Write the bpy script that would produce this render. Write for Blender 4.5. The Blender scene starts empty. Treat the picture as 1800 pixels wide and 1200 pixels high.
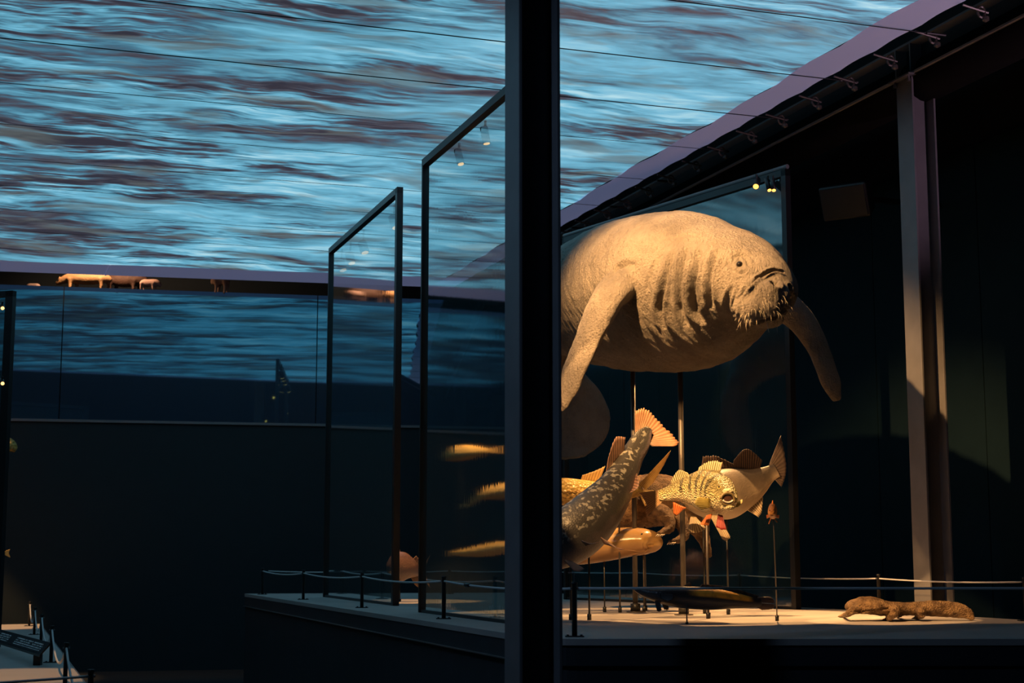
import bpy, bmesh, math, random
import numpy as np
from mathutils import Vector, Matrix, noise
from mathutils.bvhtree import BVHTree

random.seed(7)
scn = bpy.context.scene
COL = scn.collection

# ------------------------------------------------------------------ camera
E = 1.35                      # eye height
F = 2700.0                    # focal length in px of the 1800 px frame
TH = math.atan(375.0 / F)     # pitch: horizon at row 975
cam_d = bpy.data.cameras.new('camera')
cam_d.sensor_width = 36.0
cam_d.lens = F / 1800.0 * 36.0
cam_d.clip_end = 200
cam_d.dof.use_dof = True
cam_d.dof.focus_distance = 10.0
cam_d.dof.aperture_fstop = 4.5
cam = bpy.data.objects.new('camera', cam_d)
COL.objects.link(cam)
cam.location = (0, 0, E)
cam.rotation_euler = (math.pi / 2 + TH, 0, 0)
scn.camera = cam

# ------------------------------------------------------------------ world, exposure
w = bpy.data.worlds.new('world'); scn.world = w
w.use_nodes = True
w.node_tree.nodes['Background'].inputs[0].default_value = (0.004, 0.006, 0.008, 1)
w.node_tree.nodes['Background'].inputs[1].default_value = 1.0
scn.view_settings.view_transform = 'Standard'
scn.view_settings.look = 'None'
scn.view_settings.exposure = 0.0
scn.view_settings.gamma = 1.0
scn.view_settings.use_curve_mapping = False
scn.cycles.sample_clamp_indirect = 4.0
scn.cycles.max_bounces = 6
scn.cycles.diffuse_bounces = 3
scn.cycles.glossy_bounces = 3
scn.cycles.use_adaptive_sampling = True
scn.cycles.adaptive_threshold = 0.03
scn.cycles.transparent_max_bounces = 10
scn.cycles.caustics_reflective = False
scn.cycles.caustics_refractive = False

SC = math.sin(TH); CC = math.cos(TH)
WARM = (1.0, 0.53, 0.19)
def ray(px, py):
    return Vector((px - 900.0, F * CC - (600.0 - py) * SC, F * SC + (600.0 - py) * CC))
def P(px, py, Y):
    d = ray(px, py); s = Y / d.y
    return Vector((d.x * s, Y, E + d.z * s))
def G(px, py, z):
    d = ray(px, py); s = (z - E) / d.z
    return Vector((d.x * s, d.y * s, z))
D1 = Vector((-0.3275, 0.9449, 0)).normalized()      # main axis of the hall
D2 = Vector((D1.y, -D1.x, 0))                       # across it
UP = Vector((0, 0, 1))
ZP = 0.96        # main platform top
ZL = 0.59        # lower platform top
ZS = E + 3.30    # projection screen

def spot(name, loc, target, watts, angle, blend=0.35, color=WARM, radius=0.03, parent=None):
    l = bpy.data.lights.new(name, 'SPOT')
    l.energy = watts; l.color = color; l.spot_size = math.radians(angle); l.spot_blend = blend
    l.shadow_soft_size = radius
    o = bpy.data.objects.new(name, l); COL.objects.link(o)
    d = (Vector(target) - Vector(loc))
    o.rotation_euler = d.to_track_quat('-Z', 'Y').to_euler()
    o.location = loc
    return o

# ------------------------------------------------------------------ materials
def mat_new(name):
    m = bpy.data.materials.new(name); m.use_nodes = True
    nt = m.node_tree
    return m, nt, nt.nodes['Principled BSDF'], nt.nodes['Material Output']
def N(nt, t, **kw):
    n = nt.nodes.new(t)
    for k, v in kw.items():
        if hasattr(n, k): setattr(n, k, v)
        else: n.inputs[k].default_value = v
    return n
def ramp(nt, stops, interp='LINEAR'):
    r = nt.nodes.new('ShaderNodeValToRGB'); r.color_ramp.interpolation = interp
    el = r.color_ramp.elements
    while len(el) < len(stops): el.new(0.5)
    for e, (p, c) in zip(el, stops):
        e.position = p; e.color = (*c, 1) if len(c) == 3 else c
    return r
def coords(nt, kind='Object', scale=(1, 1, 1), rot=(0, 0, 0)):
    tc = nt.nodes.new('ShaderNodeTexCoord'); mp = nt.nodes.new('ShaderNodeMapping')
    mp.inputs['Scale'].default_value = scale; mp.inputs['Rotation'].default_value = rot
    nt.links.new(tc.outputs[kind], mp.inputs[0])
    return mp.outputs[0]
def simple(name, c, rough=0.6, metal=0.0, var=0.12, scale=6.0, bump=0.0, bscale=40.0, spec=0.5):
    m, nt, b, out = mat_new(name)
    co = coords(nt)
    n = N(nt, 'ShaderNodeTexNoise'); n.inputs['Scale'].default_value = scale; n.inputs['Detail'].default_value = 4
    nt.links.new(co, n.inputs['Vector'])
    r = ramp(nt, [(0.3, tuple(x * (1 - var) for x in c)), (0.7, tuple(min(1, x * (1 + var)) for x in c))])
    nt.links.new(n.outputs[0], r.inputs[0]); nt.links.new(r.outputs[0], b.inputs['Base Color'])
    b.inputs['Roughness'].default_value = rough; b.inputs['Metallic'].default_value = metal
    b.inputs['Specular IOR Level'].default_value = spec
    if bump:
        n2 = N(nt, 'ShaderNodeTexNoise'); n2.inputs['Scale'].default_value = bscale; n2.inputs['Detail'].default_value = 5
        nt.links.new(co, n2.inputs['Vector'])
        bp = N(nt, 'ShaderNodeBump'); bp.inputs['Strength'].default_value = bump; bp.inputs['Distance'].default_value = 0.01
        nt.links.new(n2.outputs[0], bp.inputs['Height']); nt.links.new(bp.outputs[0], b.inputs['Normal'])
    return m
def emit(name, c, s):
    m, nt, b, out = mat_new(name)
    b.inputs['Base Color'].default_value = (0.02, 0.02, 0.02, 1)
    b.inputs['Emission Color'].default_value = (*c, 1); b.inputs['Emission Strength'].default_value = s
    return m

M = {}
M['floor'] = simple('dark_floor', (0.012, 0.014, 0.016), 0.6)
M['wall'] = simple('dark_wall_paint', (0.009, 0.022, 0.029), 0.8, var=0.08, spec=0.08)
M['wall_far'] = simple('dark_far_wall_paint', (0.007, 0.016, 0.022), 0.7, var=0.08)
M['black'] = simple('black_paint', (0.006, 0.006, 0.007), 0.6)
M['steel'] = simple('dark_painted_steel', (0.17, 0.165, 0.175), 0.45, metal=0.0, var=0.1, spec=0.6)
M['steel_light'] = simple('lit_beam_flange', (0.34, 0.33, 0.36), 0.4)  # paler copy of the steel: light caught by the lower flange, put into its colour
M['frame'] = simple('black_aluminium', (0.012, 0.013, 0.015), 0.4, spec=0.5)
M['bright_steel'] = simple('zinc_steel', (0.35, 0.35, 0.37), 0.35, metal=0.9)
M['platform_top'] = simple('platform_board', (0.42, 0.38, 0.36), 0.7, var=0.10, scale=1.5)
M['fascia'] = simple('platform_fascia', (0.022, 0.028, 0.036), 0.65)
M['rope'] = simple('white_cord', (0.62, 0.62, 0.64), 0.5, var=0.05)
M['post'] = simple('black_post', (0.014, 0.014, 0.016), 0.4)
M['pole'] = simple('pole_steel', (0.10, 0.085, 0.075), 0.4, metal=0.3)
M['pole_dark'] = simple('pole_black', (0.02, 0.02, 0.02), 0.4)
M['roof'] = simple('black_roof', (0.006, 0.006, 0.006), 0.9, spec=0.1)
M['lens'] = emit('lamp_lens', (1.0, 0.42, 0.08), 3.0)
M['lens_soft'] = emit('lamp_lens_soft', (1.0, 0.5, 0.16), 3.0)

def water_screen():
    m, nt, b, out = mat_new('projected_water')
    L = nt.links
    tc = N(nt, 'ShaderNodeTexCoord'); sep = N(nt, 'ShaderNodeSeparateXYZ'); L.new(tc.outputs['UV'], sep.inputs[0])
    # u: metres across, v: metres along the hall
    def math_(op, a, bb=None, c=None):
        n = N(nt, 'ShaderNodeMath'); n.operation = op
        for i, x in enumerate((a, bb, c)):
            if x is None: continue
            if isinstance(x, (int, float)): n.inputs[i].default_value = x
            else: L.new(x, n.inputs[i])
        return n.outputs[0]
    u, v = sep.outputs[0], sep.outputs[1]
    vv = math_('MULTIPLY', math_('LOGARITHM', math_('MULTIPLY', v, 0.1), math.e), 10.0)   # ripples in the film grow along the hall
    def vec(a, bb, z=0.0):
        cb = N(nt, 'ShaderNodeCombineXYZ'); L.new(a, cb.inputs[0]); L.new(bb, cb.inputs[1]); cb.inputs[2].default_value = z
        return cb.outputs[0]
    def noise_(vecs, sc, det, rough, dist=0.0):
        n = N(nt, 'ShaderNodeTexNoise'); n.inputs['Scale'].default_value = sc; n.inputs['Detail'].default_value = det
        n.inputs['Roughness'].default_value = rough; n.inputs['Distortion'].default_value = dist
        L.new(vecs, n.inputs['Vector']); return n.outputs[0]
    w1 = noise_(vec(math_('MULTIPLY', u, 0.7), math_('MULTIPLY', vv, 1.0)), 1.0, 3, 0.5)
    vw = math_('ADD', vv, math_('MULTIPLY', math_('SUBTRACT', w1, 0.5), 0.55))
    a1 = noise_(vec(math_('MULTIPLY', u, 0.5), math_('MULTIPLY', vw, 2.2)), 1.0, 5, 0.58, 0.25)
    a2 = noise_(vec(math_('MULTIPLY', u, 1.0), math_('MULTIPLY', vw, 7.5), 7.0), 1.0, 4, 0.62, 0.3)
    a4 = noise_(vec(math_('MULTIPLY', u, 3.2), math_('MULTIPLY', vw, 20.0), 11.0), 1.0, 3, 0.6, 0.6)
    a3 = noise_(vec(math_('MULTIPLY', u, 0.25), math_('MULTIPLY', vv, 0.8), 3.0), 1.0, 3, 0.5)
    calm = noise_(vec(math_('MULTIPLY', u, 0.35), math_('MULTIPLY', vv, 1.1), 15.0), 1.0, 3, 0.55)
    cr_ = ramp(nt, [(0.42, (0.25, 0.25, 0.25)), (0.60, (1, 1, 1))]); L.new(calm, cr_.inputs[0])
    def cen(x, k): return math_('MULTIPLY', math_('SUBTRACT', x, 0.5), k)
    busy = math_('MULTIPLY', math_('ADD', cen(a2, 0.75), cen(a4, 0.50)), cr_.outputs[0])
    # the film is darker towards the left side of the hall
    side = math_('MULTIPLY', math_('ADD', u, 3.0), 0.010)
    tot = math_('ADD', math_('ADD', math_('ADD', cen(a1, 0.70), busy), math_('ADD', cen(a3, 0.34), side)), 0.508)
    r = ramp(nt, [(0.375, (0.024, 0.024, 0.038)), (0.430, (0.055, 0.058, 0.080)), (0.470, (0.045, 0.13, 0.20)),
                  (0.515, (0.085, 0.27, 0.38)), (0.59, (0.14, 0.42, 0.58)), (0.73, (0.42, 0.66, 0.74))])
    L.new(tot, r.inputs[0])
    g = noise_(vec(math_('MULTIPLY', u, 0.9), math_('MULTIPLY', vw, 3.6), 21.0), 1.0, 3, 0.6, 0.3)
    gr = ramp(nt, [(0.54, (0, 0, 0)), (0.64, (1, 1, 1))]); L.new(g, gr.inputs[0])
    mx = N(nt, 'ShaderNodeMixRGB'); mx.inputs['Color2'].default_value = (0.10, 0.12, 0.12, 1)
    L.new(math_('MULTIPLY', gr.outputs[0], 0.6), mx.inputs[0]); L.new(r.outputs[0], mx.inputs[1])
    # the woven mesh of the screen
    b.inputs['Base Color'].default_value = (0.25, 0.25, 0.27, 1); b.inputs['Roughness'].default_value = 0.9
    L.new(mx.outputs[0], b.inputs['Emission Color']); b.inputs['Emission Strength'].default_value = 1.12
    return m
M['water'] = water_screen()
def border_mat():
    m, nt, b, out = mat_new('screen_border_fabric')
    b.inputs['Base Color'].default_value = (0.55, 0.50, 0.58, 1); b.inputs['Roughness'].default_value = 0.9
    b.inputs['Emission Color'].default_value = (0.42, 0.50, 0.95, 1); b.inputs['Emission Strength'].default_value = 0.14  # faint glow stands in for projection spill falling on the fabric
    return m
M['border'] = border_mat()

def glass_mat(name, tint, refl, rough=0.03, haze=(0.16, 0.36, 0.37), hazef=0.20, bump=0.035):
    m, nt, b, out = mat_new(name); L = nt.links
    nt.nodes.remove(b)
    tr = N(nt, 'ShaderNodeBsdfTransparent'); tr.inputs[0].default_value = (*tint, 1)
    gl = N(nt, 'ShaderNodeBsdfGlossy'); gl.inputs['Roughness'].default_value = rough; gl.inputs[0].default_value = (0.95, 0.97, 0.97, 1)
    lw = N(nt, 'ShaderNodeLayerWeight'); lw.inputs[0].default_value = 0.5
    pw = N(nt, 'ShaderNodeMath'); pw.operation = 'POWER'; pw.inputs[1].default_value = 5.0; L.new(lw.outputs['Facing'], pw.inputs[0])
    fr = N(nt, 'ShaderNodeMath'); fr.operation = 'MULTIPLY_ADD'; fr.inputs[1].default_value = 0.93; fr.inputs[2].default_value = 0.07; L.new(pw.outputs[0], fr.inputs[0])
    mu = N(nt, 'ShaderNodeMath'); mu.operation = 'MULTIPLY'; mu.use_clamp = True; mu.inputs[1].default_value = refl
    L.new(fr.outputs[0], mu.inputs[0])
    co = coords(nt, 'Object', (9.0, 9.0, 0.7))
    n = N(nt, 'ShaderNodeTexNoise'); n.inputs['Scale'].default_value = 3.0; n.inputs['Detail'].default_value = 3
    L.new(co, n.inputs['Vector'])
    bp = N(nt, 'ShaderNodeBump'); bp.inputs['Strength'].default_value = bump; bp.inputs['Distance'].default_value = 0.02
    L.new(n.outputs[0], bp.inputs['Height']); L.new(bp.outputs[0], gl.inputs['Normal'])
    df = N(nt, 'ShaderNodeBsdfDiffuse'); df.inputs[0].default_value = (*haze, 1)
    m0 = N(nt, 'ShaderNodeMixShader'); m0.inputs[0].default_value = hazef; L.new(tr.outputs[0], m0.inputs[1]); L.new(df.outputs[0], m0.inputs[2])
    m1 = N(nt, 'ShaderNodeMixShader'); L.new(mu.outputs[0], m1.inputs[0]); L.new(m0.outputs[0], m1.inputs[1]); L.new(gl.outputs[0], m1.inputs[2])
    L.new(m1.outputs[0], out.inputs[0])
    return m
M['glass'] = glass_mat('clear_partition_glass', (0.72, 0.88, 0.90), 2.4, 0.035, bump=0.012)
M['glass_soft'] = glass_mat('soft_partition_glass', (0.75, 0.85, 0.86), 3.0, 0.07, bump=0.015, hazef=0.05)
def mirror_glass():
    m, nt, b, out = mat_new('dark_reflecting_glass'); L = nt.links
    b.inputs['Base Color'].default_value = (0.010, 0.034, 0.075, 1)
    b.inputs['Roughness'].default_value = 0.35
    gl = N(nt, 'ShaderNodeBsdfGlossy'); gl.inputs[0].default_value = (0.25, 0.62, 0.80, 1); gl.inputs['Roughness'].default_value = 0.02
    mx = N(nt, 'ShaderNodeMixShader'); mx.inputs[0].default_value = 0.34
    L.new(b.outputs[0], mx.inputs[1]); L.new(gl.outputs[0], mx.inputs[2]); L.new(mx.outputs[0], out.inputs[0])
    return m
M['mirror_glass'] = mirror_glass()

# ------------------------------------------------------------------ mesh helpers
def tag(o, label=None, cat=None, group=None, kind=None):
    if label: o['label'] = label
    if cat: o['category'] = cat
    if group: o['group'] = group
    if kind: o['kind'] = kind
    return o
def wloc(o):
    v = Vector((0, 0, 0))
    while o is not None:
        v = v + o.location; o = o.parent
    return v
def empty(name, loc, label=None, cat=None, group=None, kind=None, parent=None):
    o = bpy.data.objects.new(name, None); COL.objects.link(o)
    o.empty_display_size = 0.1
    o.parent = parent
    o.location = Vector(loc) - (wloc(parent) if parent else Vector((0, 0, 0)))
    return tag(o, label, cat, group, kind)
def frame_of(t, up=UP):
    t = t.normalized()
    s = t.cross(up)
    if s.length < 1e-4: s = t.cross(Vector((0, 1, 0)))
    s.normalize(); u = s.cross(t).normalized()
    return s, u
class MB:
    def __init__(self): self.v = []; self.f = []; self.uv = {}
    def quad(self, a, b, c, d):
        n = len(self.v); self.v += [Vector(a), Vector(b), Vector(c), Vector(d)]; self.f.append((n, n + 1, n + 2, n + 3)); return self
    def box(self, c, ax, ay, az):
        c = Vector(c); n = len(self.v)
        for sz in (-1, 1):
            for sx, sy in ((-1, -1), (1, -1), (1, 1), (-1, 1)):
                self.v.append(c + ax * sx + ay * sy + az * sz)
        for q in ((3, 2, 1, 0), (4, 5, 6, 7), (0, 1, 5, 4), (1, 2, 6, 5), (2, 3, 7, 6), (3, 0, 4, 7)):
            self.f.append(tuple(n + i for i in q))
        return self
    def bar(self, a, b, wdt, hgt, up=UP):
        a = Vector(a); b = Vector(b); t = (b - a); s, u = frame_of(t, up)
        return self.box((a + b) / 2, s * wdt / 2, t / 2, u * hgt / 2)
    def ring(self, pts):
        n = len(self.v); self.v += [Vector(p) for p in pts]; return list(range(n, n + len(pts)))
    def skin(self, rings, cap=True):
        for r0, r1 in zip(rings[:-1], rings[1:]):
            k = len(r0)
            for i in range(k):
                self.f.append((r0[i], r0[(i + 1) % k], r1[(i + 1) % k], r1[i]))
        if cap:
            self.f.append(tuple(reversed(rings[0]))); self.f.append(tuple(rings[-1]))
        return self
    def tube(self, pts, r, n=10, cap=True):
        pts = [Vector(p) for p in pts]; rr = r if isinstance(r, (list, tuple)) else [r] * len(pts)
        rings = []
        for i, p in enumerate(pts):
            t = pts[min(i + 1, len(pts) - 1)] - pts[max(i - 1, 0)]
            s, u = frame_of(t)
            rings.append(self.ring([p + (s * math.cos(a) + u * math.sin(a)) * rr[i] for a in [2 * math.pi * k / n for k in range(n)]]))
        return self.skin(rings, cap)
    def lathe(self, c, prof, n=16, axis=UP):
        c = Vector(c); s, u = frame_of(axis, Vector((0, 1, 0.01))); ax = Vector(axis).normalized()
        rings = [self.ring([c + ax * z + (s * math.cos(a) + u * math.sin(a)) * r for a in [2 * math.pi * k / n for k in range(n)]]) for r, z in prof]
        return self.skin(rings)
    def ball(self, c, rx, ry=None, rz=None, n=14, m=9, axes=None):
        c = Vector(c); ry = ry or rx; rz = rz or rx
        ax = axes or (Vector((1, 0, 0)), Vector((0, 1, 0)), UP)
        rings = []
        for j in range(1, m):
            ph = math.pi * j / m
            rings.append(self.ring([c + ax[0] * rx * math.sin(ph) * math.cos(2 * math.pi * k / n) + ax[1] * ry * math.sin(ph) * math.sin(2 * math.pi * k / n) - ax[2] * rz * math.cos(ph) for k in range(n)]))
        return self.skin(rings)
    def prism(self, poly, z0, z1):
        k = len(poly)
        a = self.ring([Vector((p[0], p[1], z0)) for p in poly]); b = self.ring([Vector((p[0], p[1], z1)) for p in poly])
        for i in range(k): self.f.append((a[i], a[(i + 1) % k], b[(i + 1) % k], b[i]))
        self.f.append(tuple(reversed(a))); self.f.append(tuple(b)); return self
    def mesh(self, name, off=Vector((0, 0, 0)), smooth=False):
        me = bpy.data.meshes.new(name)
        me.from_pydata([tuple(p - off) for p in self.v], [], self.f)
        bm = bmesh.new(); bm.from_mesh(me); bmesh.ops.recalc_face_normals(bm, faces=bm.faces); bm.to_mesh(me); bm.free()
        if smooth:
            me.polygons.foreach_set('use_smooth', [True] * len(me.polygons))
        me.update(); return me
    def build(self, name, mat, parent=None, smooth=False, label=None, bevel=0.0, **kw):
        if parent is None:
            xs = [p.x for p in self.v]; ys = [p.y for p in self.v]; zs = [p.z for p in self.v]
            off = Vector(((min(xs) + max(xs)) / 2, (min(ys) + max(ys)) / 2, min(zs)))
        else: off = wloc(parent)
        me = self.mesh(name, off, smooth)
        me.materials.append(mat)
        o = bpy.data.objects.new(name, me); COL.objects.link(o)
        if parent is None: o.location = off
        else: o.parent = parent
        if bevel:
            md = o.modifiers.new('bevel', 'BEVEL'); md.width = bevel; md.segments = 2; md.limit_method = 'ANGLE'
        tag(o, label, kw.get('cat'), kw.get('group'), kw.get('kind'))
        return o
def copy_tree(o, parent=None, delta=Vector((0, 0, 0))):
    c = o.copy(); COL.objects.link(c); c.parent = parent
    if parent is None: c.location = o.location + delta
    for ch in [x for x in bpy.data.objects if x.parent == o]: copy_tree(ch, c)
    return c
def add_uv(o, fn):
    me = o.data; uvl = me.uv_layers.new(name='UVMap'); off = wloc(o)
    for l in me.loops:
        uvl.data[l.index].uv = fn(me.vertices[l.vertex_index].co + off)
def crom(pts, n):
    """Catmull-Rom through tuples of floats, n samples."""
    a = np.array(pts, float); k = len(a); out = []
    for s in np.linspace(0, k - 1, n):
        i = min(int(s), k - 2); t = s - i
        p0, p1, p2, p3 = a[max(i - 1, 0)], a[i], a[i + 1], a[min(i + 2, k - 1)]
        out.append(0.5 * ((2 * p1) + (-p0 + p2) * t + (2 * p0 - 5 * p1 + 4 * p2 - p3) * t * t + (-p0 + 3 * p1 - 3 * p2 + p3) * t ** 3))
    return np.array(out)

#=STRUCTURE=
# ------------------------------------------------------------------ room shell
def struct(mb, name, mat, **kw):
    return mb.build(name, mat, kind='structure', **kw)
struct(MB().box((0, 12, -0.1), Vector((16, 0, 0)), Vector((0, 18, 0)), Vector((0, 0, 0.1))), 'floor', M['floor'])
struct(MB().box((0, 12, 8.1), Vector((16, 0, 0)), Vector((0, 18, 0)), Vector((0, 0, 0.1))), 'ceiling', M['roof'])
struct(MB().box((-13.0, 12, 4.0), Vector((0.1, 0, 0)), Vector((0, 18, 0)), Vector((0, 0, 4))), 'wall_left', M['wall_far'])
struct(MB().box((0, -6, 4.0), Vector((16, 0, 0)), Vector((0, 0.1, 0)), Vector((0, 0, 4))), 'wall_back', M['black'])

# far wall: opaque base, reflecting glass band, ledge with the upper gallery
WD = Vector((0.978, 0.208, 0)).normalized(); WN = Vector((WD.y, -WD.x, 0))      # along, towards the viewer
W0 = P(0, 738, 18.05); W0.z = 0
zrail = P(0, 739, 18.05).z; zgl = P(0, 499, 18.05).z
a = W0 - WD * 4.0; b = W0 + WD * 14.0
wf = struct(MB().bar(a + UP * zrail / 2 - WN * 0.25, b + UP * zrail / 2 - WN * 0.25, 0.5, zrail), 'wall_far', M['wall_far'])
struct(MB().bar(a + UP * (zrail + 0.012) - WN * 0.2, b + UP * (zrail + 0.012) - WN * 0.2, 0.46, 0.03), 'trim_1', M['steel'])
# ledge block behind the glass, carrying the gallery
struct(MB().bar(a + UP * (zrail + zgl) / 2 - WN * 0.9, b + UP * (zrail + zgl) / 2 - WN * 0.9, 1.7, zgl - zrail - 0.06), 'wall_gallery', M['black'])
struct(MB().bar(a + UP * 6 - WN * 2.6, b + UP * 6 - WN * 2.6, 0.2, 4.0), 'wall_gallery_rear', M['wall_far'])
gseam = [-4.0, (P(108, 600, 18.1) - W0).dot(WD), 3.7, 6.6, 9.5, 14.0]
for i in range(5):
    s0, s1 = gseam[i] + 0.006, gseam[i + 1] - 0.006
    p0 = W0 + WD * s0 + UP * (zrail + zgl) / 2; p1 = W0 + WD * s1 + UP * (zrail + zgl) / 2
    o = MB().bar(p0, p1, 0.02, zgl - zrail - 0.02).build('glass_pane', M['mirror_glass'], wf)

# right wall, parallel to the hall, with panels
col_pt = P(1640, 975, 10.4)
RW0 = col_pt + D2 * 1.25; RW0.z = 0
wr = struct(MB().bar(RW0 - D1 * 9 + UP * 4 + D2 * 0.1, RW0 + D1 * 10 + UP * 4 + D2 * 0.1, 0.14, 8.0), 'wall_right', M['black'])
t_seam = 1.05
for k in range(-5, 8):
    t0 = t_seam + k * 1.5 + 0.006; t1 = t_seam + (k + 1) * 1.5 - 0.006
    MB().bar(RW0 + D1 * t0 + UP * 2.3, RW0 + D1 * t1 + UP * 2.3, 0.03, 4.5).build('wall_panel', M['wall'], wr)

# ------------------------------------------------------------------ main platform
A = G(958, 1122.5, ZP); B = G(430, 1043, ZP); Cc = G(955, 1041, ZP); Dd = G(1800, 1089, ZP)
back_dir = (Cc - Dd).normalized()
Dr = Dd - back_dir * 2.6; Fr = G(2300, 1122.5, ZP)
edge_l = (B - A).normalized(); edge_f = (Fr - A).normalized()
rad = 0.14
corner = []
for k in range(7):
    t = k / 6
    p = (A + edge_l * rad) * (1 - t) ** 2 + A * 2 * t * (1 - t) + (A + edge_f * rad) * t * t
    corner.append(p)
poly = corner + [Fr, Dr, Cc, B]
plat = empty('display_platform', (A + Cc) / 2 * 1.0 - UP * ZP, 'large dark plinth with pale top carrying the manatee and the fish', 'platform')
MB().prism(poly, ZP - 0.03, ZP).build('platform_top', M['platform_top'], plat)
def inset(poly, d):
    c = Vector((sum(p.x for p in poly) / len(poly), sum(p.y for p in poly) / len(poly), 0))
    return [p + (c - Vector((p.x, p.y, 0))).normalized() * d for p in poly]
zseam = ZP - 0.125
MB().prism(inset(poly, 0.012), zseam, ZP - 0.03).build('fascia_band', M['fascia'], plat)
MB().prism(inset(poly, 0.035), 0.0, zseam - 0.004).build('skirt', M['fascia'], plat)
# thin metal edge strip along the receding side
MB().bar(A + edge_l * 0.3 + UP * (zseam - ZP) , B + UP * (zseam - ZP), 0.03, 0.006).build('edge_strip', M['bright_steel'], plat)

# lower platform at left
tops = [(160, 1176), (117, 1129), (92, 1099), (74, 1079), (62, 1067), (53, 1057)]
PH = 0.26
lp = [G(x, y, ZL + PH) for x, y in tops]
q0 = Vector((lp[0].x, lp[0].y, 0)); q1 = Vector((lp[5].x, lp[5].y, 0))
ld = (q1 - q0).normalized(); ln = Vector((ld.y, -ld.x, 0))
pl0 = q0 + ln * 0.13 - ld * 0.12; pl1 = q0 + ln * 0.13 + ld * 11.0
polyl = [pl0, pl1, pl1 - ln * 4.2, pl0 - ln * 4.2]
plat2 = empty('display_platform', q0, 'low platform with tan top in the lower left corner', 'platform')
MB().prism(polyl, ZL - 0.03, ZL).build('platform_top', M['platform_top'], plat2)
MB().prism(inset(polyl, 0.02), 0.0, ZL - 0.03).build('skirt', M['fascia'], plat2)
MB().bar(pl0 + UP * (ZL - 0.004) + ln * 0.003, pl1 + UP * (ZL - 0.004) + ln * 0.003, 0.008, 0.012).build('edge_strip', M['bright_steel'], plat2)

# ------------------------------------------------------------------ steel columns and beam
HB = 0.19
def hcolumn(corner_near_left, z0, z1, label):
    """H section: left flange seen on its outer face, near-left corner given."""
    c = Vector((corner_near_left.x, corner_near_left.y, 0))
    root = empty('steel_column', c + UP * z0, label, 'column')
    tf = 0.016
    mid = UP * (z0 + z1) / 2; hz = UP * (z1 - z0) / 2
    MB().box(c + D2 * tf / 2 + D1 * HB / 2 + mid, D2 * tf / 2, D1 * HB / 2, hz).build('flange', M['steel'], root, bevel=0.003)
    MB().box(c + D2 * (HB - tf / 2) + D1 * HB / 2 + mid, D2 * tf / 2, D1 * HB / 2, hz).build('flange', M['steel'], root, bevel=0.003)
    MB().box(c + D2 * HB / 2 + D1 * HB / 2 + mid, D2 * (HB / 2 - tf), D1 * 0.006, hz).build('web', M['steel'], root)
    return root, c
colA, cA = hcolumn(P(913, 975, 6.4), 0.0, E + 5.2, 'tall dark steel column standing nearest the camera in the middle')
zb = P(1611, 130, 10.4).z
colB, cB = hcolumn(P(1633, 975, 10.4), 0.0, zb - 0.012, 'dark steel column under the long beam at right')
MB().box(cB + D2 * HB / 2 + D1 * HB / 2 + UP * (zb - 0.006), D2 * 0.14, D1 * 0.13, UP * 0.006).build('cap_plate', M['steel'], colB)
for sx in (-0.11, 0.11):
    for sy in (-0.085, 0.085):
        MB().lathe(cB + D2 * (HB / 2 + sx) + D1 * (HB / 2 + sy) + UP * (zb - 0.05), [(0.014, 0), (0.014, 0.02), (0.009, 0.02), (0.009, 0.045)], 6).build('bolt', M['bright_steel'], colB)
# beam over the column, along D1
bc = cB + D2 * HB / 2 + D1 * HB / 2
BH = 0.24
b0 = bc - D1 * 4.5; b1 = bc + D1 * 9.2
beam = empty('steel_beam', bc + UP * zb, 'long dark steel beam along the right edge of the projection screen', 'beam')
MB().bar(b0 + UP * (zb + 0.008), b1 + UP * (zb + 0.008), 0.2, 0.016).build('flange', M['steel_light'], beam)
MB().bar(b0 + UP * (zb + BH - 0.008), b1 + UP * (zb + BH - 0.008), 0.2, 0.016).build('flange', M['steel'], beam)
MB().bar(b0 + UP * (zb + BH / 2), b1 + UP * (zb + BH / 2), 0.012, BH - 0.032).build('web', M['frame'], beam)
for t in (0.09, -0.09):
    MB().box(bc + D1 * t + UP * (zb + BH / 2) - D2 * 0.052, D2 * 0.046, D1 * 0.006, UP * (BH / 2 - 0.016)).build('stiffener', M['steel'], beam)
# round duct behind the beam
du = P(1480, 214, 11.6)
MB().tube([du - D1 * 6 , du + D1 * 7], 0.16, 20).build('ventilation_duct', M['roof'], None, True, 'dark round duct running behind the beam at upper right', cat='duct')

# ------------------------------------------------------------------ projection screen
sr0 = G(1700, 0, ZS)                 # right outer edge point
def SP(s, t, z=ZS):                  # s across from right outer edge (negative = left), t along D1 from sr0
    p = sr0 + D2 * s + D1 * t; return Vector((p.x, p.y, z))
farp = G(200, 484, ZS); tfar = (farp - sr0).dot(D1)
far_dir = WD
def tfar_at(s):                      # far outer edge slightly skewed like the wall
    s0 = (farp - sr0).dot(D2)
    return tfar + (s - s0) * ((far_dir.dot(D1)) / far_dir.dot(D2))
TN = -0.45                           # near end, skewed
def tnear(s): return TN - 0.30 * s
SW = 11.5
BW = 0.26
def inner_s(t): return -BW - 0.035 * abs(math.sin(math.pi * t / 0.98)) - 0.012 * math.sin(t * 1.7)
scr = MB(); nU, nV = 24, 40
rows = []
for j in range(nV + 1):
    row = []
    for i in range(nU + 1):
        fs = i / nU; ft = j / nV
        tn = tnear(-SW * fs) + 0.28 + 0.05 * math.sin(fs * 40)
        s_in = -0.0
        t_ = tn + ft * (tfar - 0.7 - tn)
        s = inner_s(t_) * (1 - fs) + (-SW + 0.3) * fs
        t = tn + ft * (tfar_at(s) - 0.7 - 0.02 * math.sin(s * 3.1) - tn)
        row.append(len(scr.v)); scr.v.append(SP(s, t))
    rows.append(row)
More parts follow.
